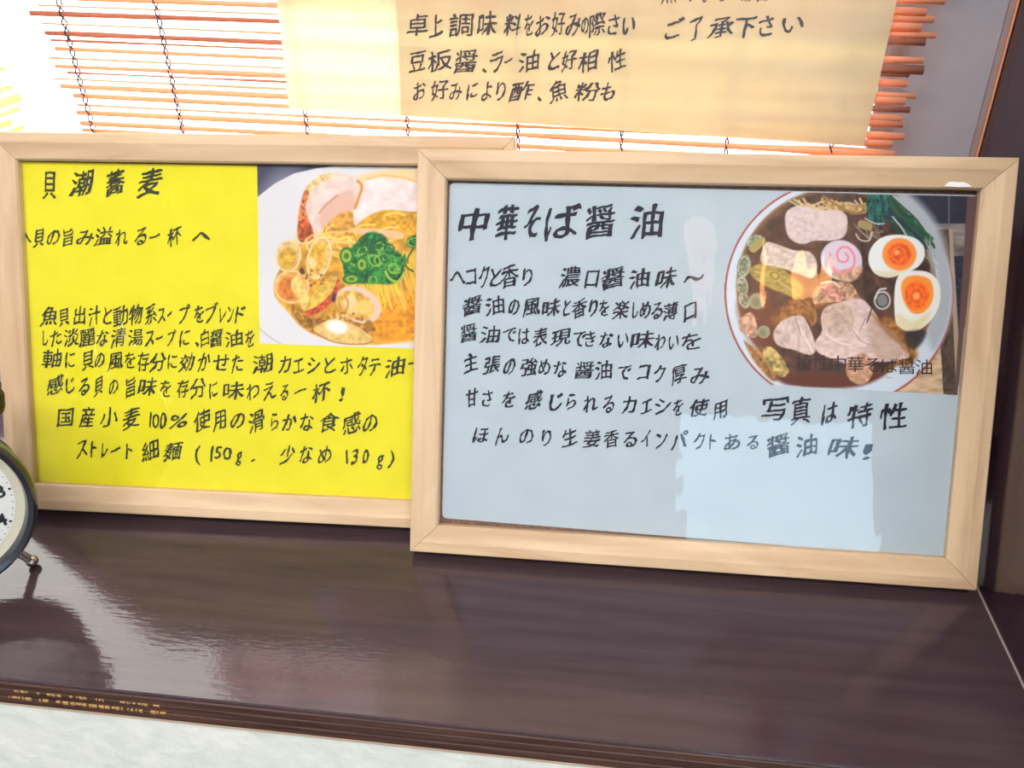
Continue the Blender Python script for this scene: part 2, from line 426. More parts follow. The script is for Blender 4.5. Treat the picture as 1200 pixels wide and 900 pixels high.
for cx in cord_x:
    parts = []
    for s in (0, 1):
        pts = []
        n = 300
        z0, z1 = 0.14, 0.50
        for j in range(n + 1):
            zc = z0 + (z1 - z0) * j / n
            a = 2 * math.pi * (zc / 0.0115) + s * math.pi
            pts.append((cx + 0.00085 * math.cos(a), YB - 0.0022 * math.sin(a) * 1.0, zc))
        parts.append(tube(pts, 0.00055, 5))
    Vv, Ff = merge(parts)
    child(mesh_obj('cord', Vv, Ff, M['cord'], None, True), blind)

# second blind further left, its slat ends sloping up
b2 = empty('bamboo_blind', (-0.36, YB, 0.2))
tag(b2, 'pale yellow slat ends of a second blind at the far left edge, sloping upwards', 'blind')
for (ax, ay, bx, by, t) in [(-90, 132, 14, 102, 5), (-90, 152, 23, 114, 9), (-90, 168, 23, 127, 5), (-90, 178, 13, 143, 7), (-90, 190, 28, 149, 5), (-90, 100, 5, 80, 4)]:
    A = at_y(ax, ay, YB); B = at_y(bx, by, YB)
    Vv, Ff = tube([A + (B - A) * f for f in (0, .25, .5, .75, 1)], t * 0.5 / ppm, 7, True, 0.7)
    child(mesh_obj('slat', Vv, Ff, M['slat_pale'], None, True), b2)

# ------------------------------------------------------------------ brush lettering from glyph outlines
GC = {}
def glyph(ch, weight=0.0):
    key = (ch, round(weight, 4))
    if key in GC: return GC[key]
    cu = bpy.data.curves.new('g', 'FONT'); cu.body = ch; cu.size = 1.0; cu.offset = weight; cu.resolution_u = 2
    cu.fill_mode = 'FRONT'
    o = bpy.data.objects.new('g', cu); COL.objects.link(o)
    dg = bpy.context.evaluated_depsgraph_get(); dg.update()
    me = o.evaluated_get(dg).to_mesh()
    b = bmesh.new(); b.from_mesh(me); o.evaluated_get(dg).to_mesh_clear()
    bpy.data.objects.remove(o); bpy.data.curves.remove(cu)
    bmesh.ops.remove_doubles(b, verts=b.verts, dist=1e-5)
    for _ in range(2):
        long = [e for e in b.edges if e.calc_length() > 0.12]
        if not long: break
        bmesh.ops.subdivide_edges(b, edges=long, cuts=1)
        bmesh.ops.triangulate(b, faces=b.faces)
    co = np.array([v.co[:2] for v in b.verts]) if len(b.verts) else np.zeros((0, 2))
    for i, v in enumerate(b.verts): v.index = i
    b.verts.ensure_lookup_table()
    fc = [tuple(v.index for v in f.verts) for f in b.faces]
    b.free()
    GC[key] = (co, fc)
    return GC[key]
def brush_warp(c, p, amt, slant):
    """hand-written look: rising strokes, uneven weight"""
    x, y = c[:, 0].copy(), c[:, 1].copy()
    k1, k2 = 4.2, 11.0
    dx = amt * (np.sin(k1 * y + p[0]) + 0.6 * np.sin(k1 * 1.7 * x + p[1])) + amt * 0.45 * np.sin(k2 * y * 1.6 + 5 * x + p[2])
    dy = amt * (np.sin(k1 * x + p[3]) + 0.6 * np.sin(k1 * 1.5 * y + p[4])) + amt * 0.45 * np.sin(k2 * x * 1.6 + 4 * y + p[5])
    rot = 0.07 * math.sin(p[6])
    y2 = y + dy + (slant + rot) * (x - 0.5)
    x2 = x + dx + (0.10 - rot) * (y - 0.4)
    return np.stack([x2, y2], 1)
def text_line(name, plane_fn, items, ya, yb_, h, mat, parent, z, weight=0.012, amt=0.030, slant=0.18, seed=0, sub=0.0, xa=None, xb=None):
    """items: [(char, x0, x1)] in photo pixels; (ya, yb_) line-centre heights at the first and last char; h: em height"""
    rng = np.random.RandomState(seed + 17)
    V = []; Fc = []
    xa = items[0][1] if xa is None else xa; xb = items[-1][2] if xb is None else xb
    strikes = [(0, 0)] if not amt else ([(-1, -.5), (0, 0.2), (1, .6)] if weight > 0.001 else [(0, 0)])
    for ch, x0, x1 in items:
        co, fc = glyph(ch, 0.0)
        if len(co) == 0: continue
        ph = rng.uniform(0, 6.28, 8); jit = rng.uniform(-1, 1) * h * 0.03; jh = 1 + rng.uniform(-.06, .08)
        c = brush_warp(co, ph, amt, slant) if amt else co.copy()
        lo, hi = c[:, 0].min(), c[:, 0].max()
        w = max(hi - lo, 1e-3)
        t = (0.5 * (x0 + x1) - xa) / max(1, xb - xa)
        yc = ya + (yb_ - ya) * t
        for si, (sx, sy) in enumerate(strikes):
            if amt: c = brush_warp(co, ph + np.array([.5, .2, 1.3, .5, .2, 1.1, 0, 0]) * sx, amt, slant)
            cx = x0 + (c[:, 0] - lo) / w * (x1 - x0) + sx * weight * h
            cy = yc - ((c[:, 1] + sy * weight) - 0.36) * h * (jh if amt else 1) + (jit if amt else 0)
            n = len(V)
            for a, b_ in zip(cx, cy):
                l = plane_fn(a, b_)
                V.append((l[0], l[1], z + si * 0.00002))
            Fc += [tuple(i + n for i in f) for f in fc]
    o = mesh_obj(name, V, Fc, mat, parent)
    return o
def sp(s, scale=4.0, off=0.0):
    """'字 x0 x1' triples -> items"""
    t = s.split(); out = []
    for i in range(0, len(t), 3): out.append((t[i], off + float(t[i + 1]) / scale, off + float(t[i + 2]) / scale))
    return out

# ------------------------------------------------------------------ flat photo prints, painted in photo pixels on a small raster
class Canvas:
    def __init__(s, x0, y0, x1, y1, ss=3, base=(1, 1, 1)):
        s.x0, s.y0, s.ss = x0, y0, ss
        s.w = int((x1 - x0) * ss); s.h = int((y1 - y0) * ss)
        s.X, s.Y = np.meshgrid(x0 + (np.arange(s.w) + .5) / ss, y0 + (np.arange(s.h) + .5) / ss)
        s.img = np.ones((s.h, s.w, 3)) * np.array(base) / 255.0
        s.rng = np.random.RandomState(3)
    def noise(s, scale, seed=0, stretch=(1, 1)):
        r = np.random.RandomState(seed)
        gx = (s.X - s.x0) / scale / stretch[0]; gy = (s.Y - s.y0) / scale / stretch[1]
        nx, ny = int(gx.max()) + 3, int(gy.max()) + 3
        g = r.rand(ny, nx); ix, iy = gx.astype(int), gy.astype(int); fx, fy = gx - ix, gy - iy
        fx = fx * fx * (3 - 2 * fx); fy = fy * fy * (3 - 2 * fy)
        return (g[iy, ix] * (1 - fx) * (1 - fy) + g[iy, ix + 1] * fx * (1 - fy) + g[iy + 1, ix] * (1 - fx) * fy + g[iy + 1, ix + 1] * fx * fy) - .5
    def put(s, a, col, var=0.0, seed=0, scale=4, stretch=(1, 1)):
        c = np.array(col) / 255.0
        if var:
            n = s.noise(scale, seed, stretch) + 0.5 * s.noise(scale / 2.3, seed + 1, stretch)
            c = np.clip(c[None, None] * (1 + var * n[..., None] * 2), 0, 1)
        a = np.clip(a, 0, 1)[..., None]
        s.img = s.img * (1 - a) + c * a
    def ell(s, cx, cy, rx, ry, col, ang=0, feather=1.0, alpha=1.0, **k):
        ca, sa = math.cos(math.radians(ang)), math.sin(math.radians(ang))
        dx, dy = s.X - cx, s.Y - cy
        u = (dx * ca + dy * sa) / rx; v = (-dx * sa + dy * ca) / ry
        r = np.sqrt(u * u + v * v); d = (1 - r) * min(rx, ry)
        s.put(np.clip(d / feather + .5, 0, 1) * alpha, col, **k)
    def ring(s, cx, cy, rx, ry, wd, col, ang=0, alpha=1.0, **k):
        ca, sa = math.cos(math.radians(ang)), math.sin(math.radians(ang))
        dx, dy = s.X - cx, s.Y - cy
        u = (dx * ca + dy * sa) / rx; v = (-dx * sa + dy * ca) / ry
        d = np.abs(np.sqrt(u * u + v * v) - 1) * min(rx, ry)
        s.put(np.clip((wd / 2 - d) + .5, 0, 1) * alpha, col, **k)
    def blob(s, pts, col, feather=1.0, smooth=True, alpha=1.0, **k):
        P = np.array(pts, float)
        if smooth:
            Q = []
            n = len(P)
            for i in range(n):
                p0, p1, p2, p3 = P[i - 1], P[i], P[(i + 1) % n], P[(i + 2) % n]
                for t in (0, .2, .4, .6, .8):
                    Q.append(.5 * ((2 * p1) + (-p0 + p2) * t + (2 * p0 - 5 * p1 + 4 * p2 - p3) * t * t + (-p0 + 3 * p1 - 3 * p2 + p3) * t ** 3))
            P = np.array(Q)
        lo = P.min(0) - 3; hi = P.max(0) + 3
        i0, i1 = max(0, int((lo[1] - s.y0) * s.ss)), min(s.h, int((hi[1] - s.y0) * s.ss) + 1)
        j0, j1 = max(0, int((lo[0] - s.x0) * s.ss)), min(s.w, int((hi[0] - s.x0) * s.ss) + 1)
        if i1 <= i0 or j1 <= j0: return
        X, Y = s.X[i0:i1, j0:j1], s.Y[i0:i1, j0:j1]
        ins = np.zeros(X.shape, bool); dist = np.full(X.shape, 1e9)
        for a, b in zip(P, np.roll(P, -1, 0)):
            c = ((a[1] > Y) != (b[1] > Y)) & (X < (b[0] - a[0]) * (Y - a[1]) / (b[1] - a[1] + 1e-12) + a[0]); ins ^= c
            d = b - a; t = np.clip(((X - a[0]) * d[0] + (Y - a[1]) * d[1]) / (d @ d + 1e-9), 0, 1)
            dist = np.minimum(dist, np.hypot(X - a[0] - t * d[0], Y - a[1] - t * d[1]))
        sd = np.where(ins, dist, -dist)
        A = np.zeros((s.h, s.w)); A[i0:i1, j0:j1] = np.clip(sd / feather + .5, 0, 1) * alpha
        s.put(A, col, **k)
    def line(s, pts, wd, col, alpha=1.0, smooth=True, taper=False):
        P = np.array(pts, float)
        if smooth and len(P) > 2:
            Q = []
            for i in range(len(P) - 1):
                p0, p1, p2, p3 = P[max(i - 1, 0)], P[i], P[i + 1], P[min(i + 2, len(P) - 1)]
                for t in (0, .25, .5, .75):
                    Q.append(.5 * ((2 * p1) + (-p0 + p2) * t + (2 * p0 - 5 * p1 + 4 * p2 - p3) * t * t + (-p0 + 3 * p1 - 3 * p2 + p3) * t ** 3))
            P = np.array(Q + [P[-1]])
        lo = P.min(0) - wd - 2; hi = P.max(0) + wd + 2
        i0, i1 = max(0, int((lo[1] - s.y0) * s.ss)), min(s.h, int((hi[1] - s.y0) * s.ss) + 1)
        j0, j1 = max(0, int((lo[0] - s.x0) * s.ss)), min(s.w, int((hi[0] - s.x0) * s.ss) + 1)
        if i1 <= i0 or j1 <= j0: return
        X, Y = s.X[i0:i1, j0:j1], s.Y[i0:i1, j0:j1]; dist = np.full(X.shape, 1e9)
        for a, b in zip(P[:-1], P[1:]):
            d = b - a; t = np.clip(((X - a[0]) * d[0] + (Y - a[1]) * d[1]) / (d @ d + 1e-9), 0, 1)
            dist = np.minimum(dist, np.hypot(X - a[0] - t * d[0], Y - a[1] - t * d[1]))
        a = (np.clip((wd / 2 - dist) + .5, 0, 1) * alpha)[..., None]
        sub = s.img[i0:i1, j0:j1]; s.img[i0:i1, j0:j1] = sub * (1 - a) + np.array(col) / 255.0 * a
    def sample(s, px, py):
        j = np.clip(((px - s.x0) * s.ss - .5), 0, s.w - 1.001); i = np.clip(((py - s.y0) * s.ss - .5), 0, s.h - 1.001)
        j0, i0 = j.astype(int), i.astype(int); fj, fi = (j - j0)[:, None], (i - i0)[:, None]
        I = s.img
        return (I[i0, j0] * (1 - fj) * (1 - fi) + I[i0, np.minimum(j0 + 1, s.w - 1)] * fj * (1 - fi)
                + I[np.minimum(i0 + 1, s.h - 1), j0] * (1 - fj) * fi + I[np.minimum(i0 + 1, s.h - 1), np.minimum(j0 + 1, s.w - 1)] * fj * fi)

def print_material(name, rough=0.5):
    m, nt, b = new_mat(name)
    a = N(nt, 'ShaderNodeVertexColor'); a.layer_name = 'print'
    L(nt, a.outputs['Color'], b.inputs['Base Color'])
    b.inputs['Roughness'].default_value = rough; b.inputs['Specular IOR Level'].default_value = 0.3
    return m
M['print'] = print_material('photo_print')
PRINT_GAIN = 1.0
def print_mesh(name, canvas, pose, lo, hi, z, parent, n, keep=None, gain=(1, 1, 1)):
    nx, ny = n
    us = np.linspace(lo[0], hi[0], nx + 1); vs = np.linspace(lo[1], hi[1], ny + 1)
    U, Vv = np.meshgrid(us, vs)
    W = pose.o + pose.n * z + U.reshape(-1, 1) * pose.u + Vv.reshape(-1, 1) * pose.v
    px = to_pixel(W)
    col = canvas.sample(px[:, 0], px[:, 1])
    lin = np.where(col <= 0.04045, col / 12.92, ((col + 0.055) / 1.055) ** 2.4) * np.array(gain)
    verts = np.stack([U.ravel(), Vv.ravel(), np.full(U.size, z)], 1)
    idx = np.arange((nx + 1) * (ny + 1)).reshape(ny + 1, nx + 1)
    q = np.stack([idx[:-1, :-1], idx[:-1, 1:], idx[1:, 1:], idx[1:, :-1]], -1).reshape(-1, 4)
    if keep is not None:
        k = keep(px[:, 0], px[:, 1]); q = q[k[q].all(1)]
    me = bpy.data.meshes.new(name)
    me.vertices.add(len(verts)); me.vertices.foreach_set('co', verts.astype(np.float32).ravel())
    me.loops.add(len(q) * 4); me.loops.foreach_set('vertex_index', q.astype(np.int32).ravel())
    me.polygons.add(len(q)); me.polygons.foreach_set('loop_start', (np.arange(len(q)) * 4).astype(np.int32))
    me.update(calc_edges=True)
    at = me.color_attributes.new('print', 'FLOAT_COLOR', 'POINT')
    at.data.foreach_set('color', np.concatenate([np.clip(lin, 0, 1), np.ones((len(lin), 1))], 1).astype(np.float32).ravel())
    me.materials.append(M['print'])
    o = bpy.data.objects.new(name, me); COL.objects.link(o); o.parent = parent
    return o

# ------------------------------------------------------------------ framed menus
FT = 0.0145
def rail(side, W, H, mat, parent):
    m = 0.0165
    prof = [(0.0, -FT), (0.0, -0.0006), (0.0006, 0.0), (0.0062, 0.0), (0.0082, -0.0006), (0.0156, -0.0022), (m, -0.0034), (m, -0.0085), (0.012, -0.0085), (0.012, -FT)]
    Lx = W if side in 'bt' else H
    V = []; Fc = []
    for end in (0, 1):
        for d, h in prof:
            a = d + 0.00013 if end == 0 else Lx - d - 0.00013
            if side == 'b': V.append((a, d, h))
            elif side == 't': V.append((a, H - d, h))
            elif side == 'l': V.append((d, a, h))
            else: V.append((W - d, a, h))
    n = len(prof)
    for i in range(n):
        j = (i + 1) % n
        Fc.append((i, j, n + j, n + i))
    Fc.append(tuple(range(n))); Fc.append(tuple(range(n, 2 * n))[::-1])
    b = bmesh.new()
    vs = [b.verts.new(v) for v in V]
    for f in Fc: b.faces.new([vs[i] for i in f])
    return bm_obj('rail', b, mat, parent)
def frame(name, label, pose, W, H, mats):
    root = empty(name, matrix=pose.matrix()); tag(root, label, 'picture frame', 'framed menus on the shelf')
    for s, m in zip('btlr', mats): rail(s, W, H, M[m], root)
    box('backing_board', (0.0122, 0.0122, -0.0125), (W - 0.0122, H - 0.0122, -0.0088), M['hardboard'], root)
    box('acrylic_cover', (0.0135, 0.0135, -0.0052), (W - 0.0135, H - 0.0135, -0.0046), M['acrylic'], root)
    return root
ZS = -0.0076
def sheet(pose, corners, mat, parent, z=ZS, r=0.003, thick=0.0008):
    """laminated sheet with rounded corners; corners given in photo pixels on the sheet plane (tl, tr, br, bl)"""
    P = [np.array(pose.local(*c, z)) for c in corners]
    ring = []
    for i, p in enumerate(P):
        a = P[i - 1] - p; b = P[(i + 1) % 4] - p; a /= np.linalg.norm(a); b /= np.linalg.norm(b)
        for t in (0, .25, .5, .75, 1):
            s = math.cos(t * math.pi / 2); c = math.sin(t * math.pi / 2)
            ring.append(p + a * r * (1 - c) + b * r * (1 - s))
    b_ = bmesh.new()
    top = [b_.verts.new((q[0], q[1], z)) for q in ring]; bot = [b_.verts.new((q[0], q[1], z - thick)) for q in ring]
    b_.faces.new(top); b_.faces.new(bot[::-1]); n = len(ring)
    for i in range(n): b_.faces.new((top[i], bot[i], bot[(i + 1) % n], top[(i + 1) % n]))
    return bm_obj('menu_sheet', b_, mat, parent)

# right frame -------------------------------------------------
PR = Pose(0, 0, 0.4304613, 0.0117007, 0.0, FT, 0.323)
rf = frame('menu_frame', 'pine frame, pale blue handwritten menu with dark soup noodle photo, in front', PR, 0.323, 0.236, ('pine_h1', 'pine_h2', 'pine_v1', 'pine_v2'))
rs = sheet(PR, [(527, 214), (1147, 229), (1106, 654), (518, 607)], M['blue_paper'], rf)
fnR = lambda a, b: PR.local(a, b, ZS + 0.0002)
ZT = ZS + 0.00025
def R_(s, sc, off, ya, yb_, h, seed, **k): return text_line('lettering', fnR, sp(s, sc, off), ya, yb_, h, M['ink'], rs, ZT, seed=seed, **k)
R_('中 230 375 華 405 510 そ 540 610 ば 632 800 醤 830 960 油 1035 1188', 4, 480, 264, 260, 44, 1, weight=0.026, amt=0.026, slant=0.17)
R_('へ 190 262 コ 265 312 ク 325 375 と 378 430 香 430 510 り 530 575 濃 700 800 口 820 890 醤 900 1005 油 1030 1125 味 1150 1250 〜 1285 1380', 4, 480, 324, 327, 26, 2, weight=0.022)
R_('醤 250 340 油 355 445 の 465 515 風 530 610 味 620 705 と 720 755 香 760 830 り 840 880 を 890 935 楽 950 1030 し 1045 1070 め 1080 1130 る 1135 1185 薄 1188 1258 口 1285 1345', 4, 480, 358, 365, 23.5, 3, weight=0.021)
R_('醤 160 235 油 250 345 で 360 420 は 430 480 表 500 565 現 580 675 で 690 745 き 745 790 な 810 875 い 895 945 味 955 1065 わ 1070 1120 い 1135 1180 を 1195 1285', 4, 500, 391, 402, 22, 4, weight=0.021)
R_('主 175 240 張 265 345 の 360 415 強 440 520 め 525 580 な 595 655 醤 695 785 油 790 870 で 900 960 コ 985 1050 ク 1065 1120 厚 1150 1220 み 1235 1325', 4, 500, 426, 441, 23, 5, weight=0.021)
R_('甘 185 240 さ 260 310 を 355 415 感 460 545 じ 575 635 ら 655 700 れ 735 800 る 825 880 カ 915 985 エ 1005 1055 シ 1070 1145 を 1155 1200 使 1235 1325 用 1345 1410', 4, 500, 466, 480, 23, 6, weight=0.020)
R_('写 450 580 真 585 680 は 730 805 特 850 970 性 1005 1130', 4, 780, 480, 489, 31, 7, weight=0.016, slant=0.2)
R_('ほ 215 290 ん 320 385 の 435 500 り 540 585 生 635 705 姜 735 815 香 830 900 る 925 985 イ 1005 1050 ン 1075 1130 パ 1145 1225 ク 1250 1305 ト 1325 1355 あ 1395 1470 る 1500 1555', 4, 500, 510, 519, 22, 8, weight=0.021)
R_('醤 475 580 油 612 712 味 760 905 ! 925 965', 4, 780, 521, 526, 27, 9, weight=0.018)

# bowl photograph, cut round the bowl on its left side
c = Canvas(840, 205, 1160, 470, 3, (38, 42, 62))
c.blob([(1088, 262), (1150, 262), (1150, 300), (1128, 300), (1095, 300)], (118, 112, 112), smooth=False, var=.25, seed=4, scale=5, stretch=(3, 1))
c.blob([(1095, 270), (1112, 268), (1122, 470), (1105, 470)], (78, 66, 56), smooth=False, var=.2, seed=2)
c.blob([(1112, 268), (1116, 268), (1128, 470), (1121, 470)], (165, 150, 128), smooth=False)
c.blob([(1120, 300), (1150, 300), (1140, 400), (1124, 400)], (35, 42, 60), smooth=False, var=.5, seed=9, scale=3)
c.blob([(990, 470), (1050, 425), (1100, 370), (1106, 470)], (190, 165, 135), smooth=False, var=.15, seed=5, scale=4, stretch=(3, 1))
c.blob([(1134, 225), (1152, 225), (1124, 470), (1118, 470)], (95, 72, 72), smooth=False)
c.line([(1112, 228), (1112, 262)], 2, (90, 92, 105))
BX, BY, BRX, BRY = 983.5, 344, 134.5, 133
c.ell(BX, BY, BRX, BRY, (165, 70, 70), feather=1.2)
c.ell(BX, BY, BRX - 2.2, BRY - 2.2, (196, 212, 228), feather=1.2)
c.blob([(1060, 222), (1098, 262), (1115, 320), (1114, 370), (1095, 410), (1085, 380), (1098, 330), (1085, 275), (1050, 235)], (166, 176, 188), feather=10)
SX, SY = 980, 333
c.ell(SX, SY + 4, 117, 116, (150, 110, 60), feather=3)
c.ell(SX, SY + 3, 114, 113, (72, 48, 40), feather=9, var=.35, seed=12, scale=9)
c.blob([(868, 350), (900, 340), (912, 372), (905, 420), (880, 400), (866, 370)], (112, 62, 48), feather=10, alpha=.8)
c.blob([(955, 350), (1000, 340), (925, 380), (905, 372), (930, 350)], (150, 98, 50), feather=8, alpha=.9, var=.3, seed=6)
c.blob([(1035, 372), (1060, 385), (1075, 415), (1060, 430), (1040, 410)], (142, 95, 45), feather=6, var=.3, seed=7)
c.blob([(880, 405), (900, 420), (915, 440), (905, 446), (885, 425), (872, 400)], (160, 110, 60), feather=3, var=.3, seed=8)
c.blob([(912, 438), (960, 436), (1010, 440), (1040, 436), (1010, 452), (960, 455), (920, 450)], (90, 42, 30), feather=5)
# noodles at the top
for k in range(16):
    r = np.random.RandomState(40 + k); x = 925 + k * 5.5; y = 226 + r.uniform(0, 8)
    c.line([(x, y + 6), (x + 8, y + 14 + r.uniform(-4, 4)), (x + 22, y + 8 + r.uniform(0, 12)), (x + 34, y + 14)], 2.4, (205 + r.randint(-25, 20), 180 + r.randint(-25, 15), 135))
c.blob([(962, 234), (985, 238), (1002, 240), (1016, 238), (1014, 250), (990, 248), (970, 243)], (178, 148, 92), var=.25, seed=14)
c.line([(965, 230), (980, 240), (1000, 250), (1013, 247)], 3, (140, 105, 60))
for k in range(9):
    c.line([(1000 + k * 4, 262 + k % 3 * 4), (1010 + k * 3, 272 + k % 4 * 3), (1020, 280 - k)], 1.4, (150, 140, 122), alpha=.7)
c.line([(1003, 274), (1008, 281), (1018, 282), (1022, 272)], 1.6, (200, 196, 186))
c.blob([(1008, 258), (1022, 262), (1020, 270), (1006, 266)], (150, 138, 90))
# dark greens
for k in range(22):
    r = np.random.RandomState(90 + k); o_ = k * 1.2
    c.line([(1018 + k * 1.3, 229 + r.uniform(0, 4)), (1028 + o_ * 1.2, 246 + r.uniform(-5, 8)), (1050 + o_, 262 + r.uniform(-9, 6)), (1072 + o_ * .9, 285 + r.uniform(-9, 9))], 3.2, (20 + r.randint(0, 20), 66 + r.randint(-22, 30), 66 + r.randint(-18, 22)))
c.blob([(1017, 230), (1040, 229), (1036, 262), (1024, 262), (1016, 250)], (24, 88, 82), var=.5, seed=17, scale=2.5, stretch=(.6, 2))
c.line([(1046, 254), (1056, 266), (1062, 276)], 1.6, (190, 200, 205))
c.line([(1014, 256), (1026, 262), (1036, 262)], 1.4, (190, 200, 205))
for k in range(9):
    r = np.random.RandomState(200 + k)
    c.line([(1086 + r.uniform(-3, 5), 275 + k * 3), (1092 + r.uniform(-4, 4), 290 + k * 3), (1094 + r.uniform(-4, 6), 300 + k * 3)], 1.6, (150, 160, 160), alpha=.7)
# left edge onions
for (x, y, rx, ry, a) in [(884, 282, 10, 6, -30), (872, 312, 8, 14, 10), (870, 335, 7, 12, -10), (872, 352, 6, 10, -20)]:
    c.ell(x, y, rx, ry, (120, 130, 106), a, feather=2, var=.4, seed=int(x), scale=3)
    c.ring(x, y, rx * .8, ry * .8, 1.4, (185, 190, 175), a, alpha=.7)
c.blob([(866, 376), (880, 366), (888, 385), (884, 396), (868, 388)], (190, 150, 128), var=.25, seed=31)
# bamboo shoots
c.blob([(882, 312), (905, 308), (930, 325), (941, 338), (936, 350), (918, 344), (895, 334), (880, 322)], (168, 146, 76), feather=2, var=.16, seed=33, scale=3, stretch=(2, 1))
c.line([(884, 318), (905, 325), (936, 346)], 2, (206, 190, 120), alpha=.7)
c.ell(908, 323, 8, 6, (186, 172, 84), 20); c.ring(908, 323, 5, 4, 1.4, (120, 105, 45), 20)
c.blob([(878, 290), (893, 278), (897, 284), (884, 296)], (160, 150, 92))
# pork slices, upper
c.blob([(922, 248), (936, 241), (960, 246), (984, 247), (993, 256), (990, 276), (975, 282), (955, 282), (940, 286), (925, 279), (920, 262)], (205, 188, 190), feather=1.5, var=.07, seed=21, scale=4)
c.blob([(960, 250), (984, 250), (990, 262), (984, 272), (966, 270)], (214, 198, 196), feather=4, alpha=.7)
c.blob([(891, 302), (898, 284), (915, 288), (930, 293), (950, 296), (958, 312), (952, 326), (938, 322), (915, 314), (896, 310)], (208, 192, 182), feather=1.5, var=.10, seed=22, scale=3, stretch=(1.5, 1))
c.line([(920, 286), (940, 290), (955, 292)], 2.4, (74, 46, 40))
# swirl fish cake
c.ell(986, 305, 25, 23, (205, 196, 214), 35, feather=1.5)
c.blob([(975, 320), (990, 316), (1010, 312), (1008, 322), (998, 330), (984, 328)], (188, 152, 128), feather=3, var=.2, seed=25)
sw = [(972 + 0, 300)]
c.line([(973, 298), (974, 312), (980, 318), (990, 319), (1000, 312), (1001, 300), (995, 291), (986, 290), (981, 297), (983, 305), (990, 307), (994, 302), (991, 297)], 2.6, (226, 130, 150))
c.line([(974, 300), (976, 312), (984, 318)], 3.2, (228, 160, 178), alpha=.8)
# middle pork and big slices
c.blob([(952, 345), (962, 332), (980, 330), (996, 332), (1004, 342), (1006, 352), (985, 354), (965, 355), (954, 356)], (178, 140, 112), feather=2, var=.3, seed=26, scale=3)
c.blob([(962, 335), (972, 332), (984, 340), (988, 350), (978, 352), (966, 345)], (190, 130, 118), var=.3, seed=27, scale=3)
c.line([(962, 332), (975, 330), (984, 336)], 1.6, (232, 222, 214))
c.blob([(962, 372), (968, 360), (985, 354), (1008, 350), (1022, 362), (1034, 380), (1050, 392), (1064, 412), (1062, 420), (1040, 424), (1020, 424), (1000, 430), (985, 424), (960, 414), (955, 402), (963, 388)], (210, 186, 184), feather=1.5, var=.09, seed=28, scale=3.5, stretch=(1.6, 1))
c.blob([(964, 365), (985, 356), (998, 362), (1000, 380), (985, 394), (970, 388)], (184, 162, 148), feather=4, alpha=.9, var=.12, seed=29)
c.blob([(1018, 372), (1034, 384), (1060, 412), (1040, 422), (1022, 412)], (176, 150, 132), feather=5, alpha=.6)
c.blob([(1020, 366), (1050, 390), (1064, 414), (1052, 402), (1036, 388)], (140, 92, 48), feather=4, alpha=.75)
c.line([(1016, 378), (1020, 366), (1024, 352)], 1.5, (66, 50, 44)); c.line([(1008, 386), (1014, 374)], 1.2, (150, 120, 118))
c.line([(968, 392), (985, 402), (996, 404)], 1.5, (236, 214, 212)); c.line([(1000, 388), (1010, 400), (1030, 408)], 1.4, (176, 148, 148))
c.blob([(906, 392), (914, 378), (930, 370), (942, 372), (952, 392), (956, 410), (948, 416), (930, 410), (912, 405)], (204, 184, 180), feather=1.5, var=.09, seed=30, scale=3, stretch=(1, 1.8))
c.line([(938, 386), (945, 398), (952, 412)], 2.4, (228, 214, 212)); c.line([(932, 374), (938, 390)], 1.2, (150, 120, 118))
c.blob([(912, 372), (925, 366), (950, 360), (958, 372), (952, 382), (940, 370)], (158, 108, 54), feather=3, alpha=.8, var=.3, seed=35)
c.blob([(893, 412), (902, 406), (914, 416), (924, 434), (916, 442), (900, 430)], (176, 156, 96), feather=2, var=.3, seed=36)
c.blob([(994, 424), (1010, 414), (1022, 424), (1022, 440), (1012, 450), (1000, 448), (992, 438)], (186, 142, 112), feather=1.5, var=.2, seed=37)
# onion rounds
for (x, y, r) in [(887, 353, 9.5), (895, 389, 7.5)]:
    c.ell(x, y, r, r, (150, 150, 124)); c.ell(x - 1, y + 1, r * .55, r * .6, (128, 128, 100), feather=2)
c.ring(1034, 352, 9, 10, 2.2, (176, 182, 186)); c.ell(1034, 352, 6, 7, (120, 124, 130)); c.line([(1026, 350), (1030, 340), (1038, 338)], 2, (200, 205, 208))
# eggs
c.blob([(1018, 308), (1020, 292), (1032, 279), (1050, 275), (1070, 278), (1082, 288), (1083, 302), (1074, 314), (1055, 322), (1040, 325), (1026, 321)], (222, 230, 232), feather=1.2)
c.blob([(1024, 318), (1045, 318), (1066, 314), (1050, 323), (1038, 325)], (214, 206, 168), feather=4, alpha=.8)
c.ell(1054, 298, 20, 19, (240, 140, 58), feather=2); c.ell(1054, 298, 13.5, 13, (232, 92, 30), feather=3, var=.12, seed=50, scale=3)
c.ring(1053, 298, 8, 8, 1.5, (246, 140, 60), alpha=.7); c.ell(1051, 296, 3, 3, (250, 170, 90), feather=2)
c.blob([(1050, 330), (1056, 320), (1072, 317), (1090, 320), (1101, 334), (1101, 356), (1092, 374), (1078, 386), (1064, 388), (1051, 380), (1048, 362), (1048, 345)], (224, 228, 226), feather=1.2)
c.blob([(1052, 368), (1070, 376), (1090, 366), (1080, 384), (1064, 388), (1052, 380)], (218, 208, 165), feather=5, alpha=.85)
c.blob([(1056, 335), (1062, 325), (1076, 323), (1090, 328), (1094, 344), (1090, 358), (1080, 367), (1068, 366), (1059, 352)], (242, 146, 52), feather=2)
c.ell(1074, 346, 14, 16, (234, 96, 28), feather=4, var=.12, seed=51, scale=3); c.ell(1074, 347, 4, 4, (250, 170, 100), feather=2); c.ring(1074, 347, 9, 10, 1.4, (248, 140, 60), alpha=.6)
c.blob([(1060, 390), (1085, 388), (1078, 405), (1066, 408)], (44, 40, 48), feather=4, alpha=.8)
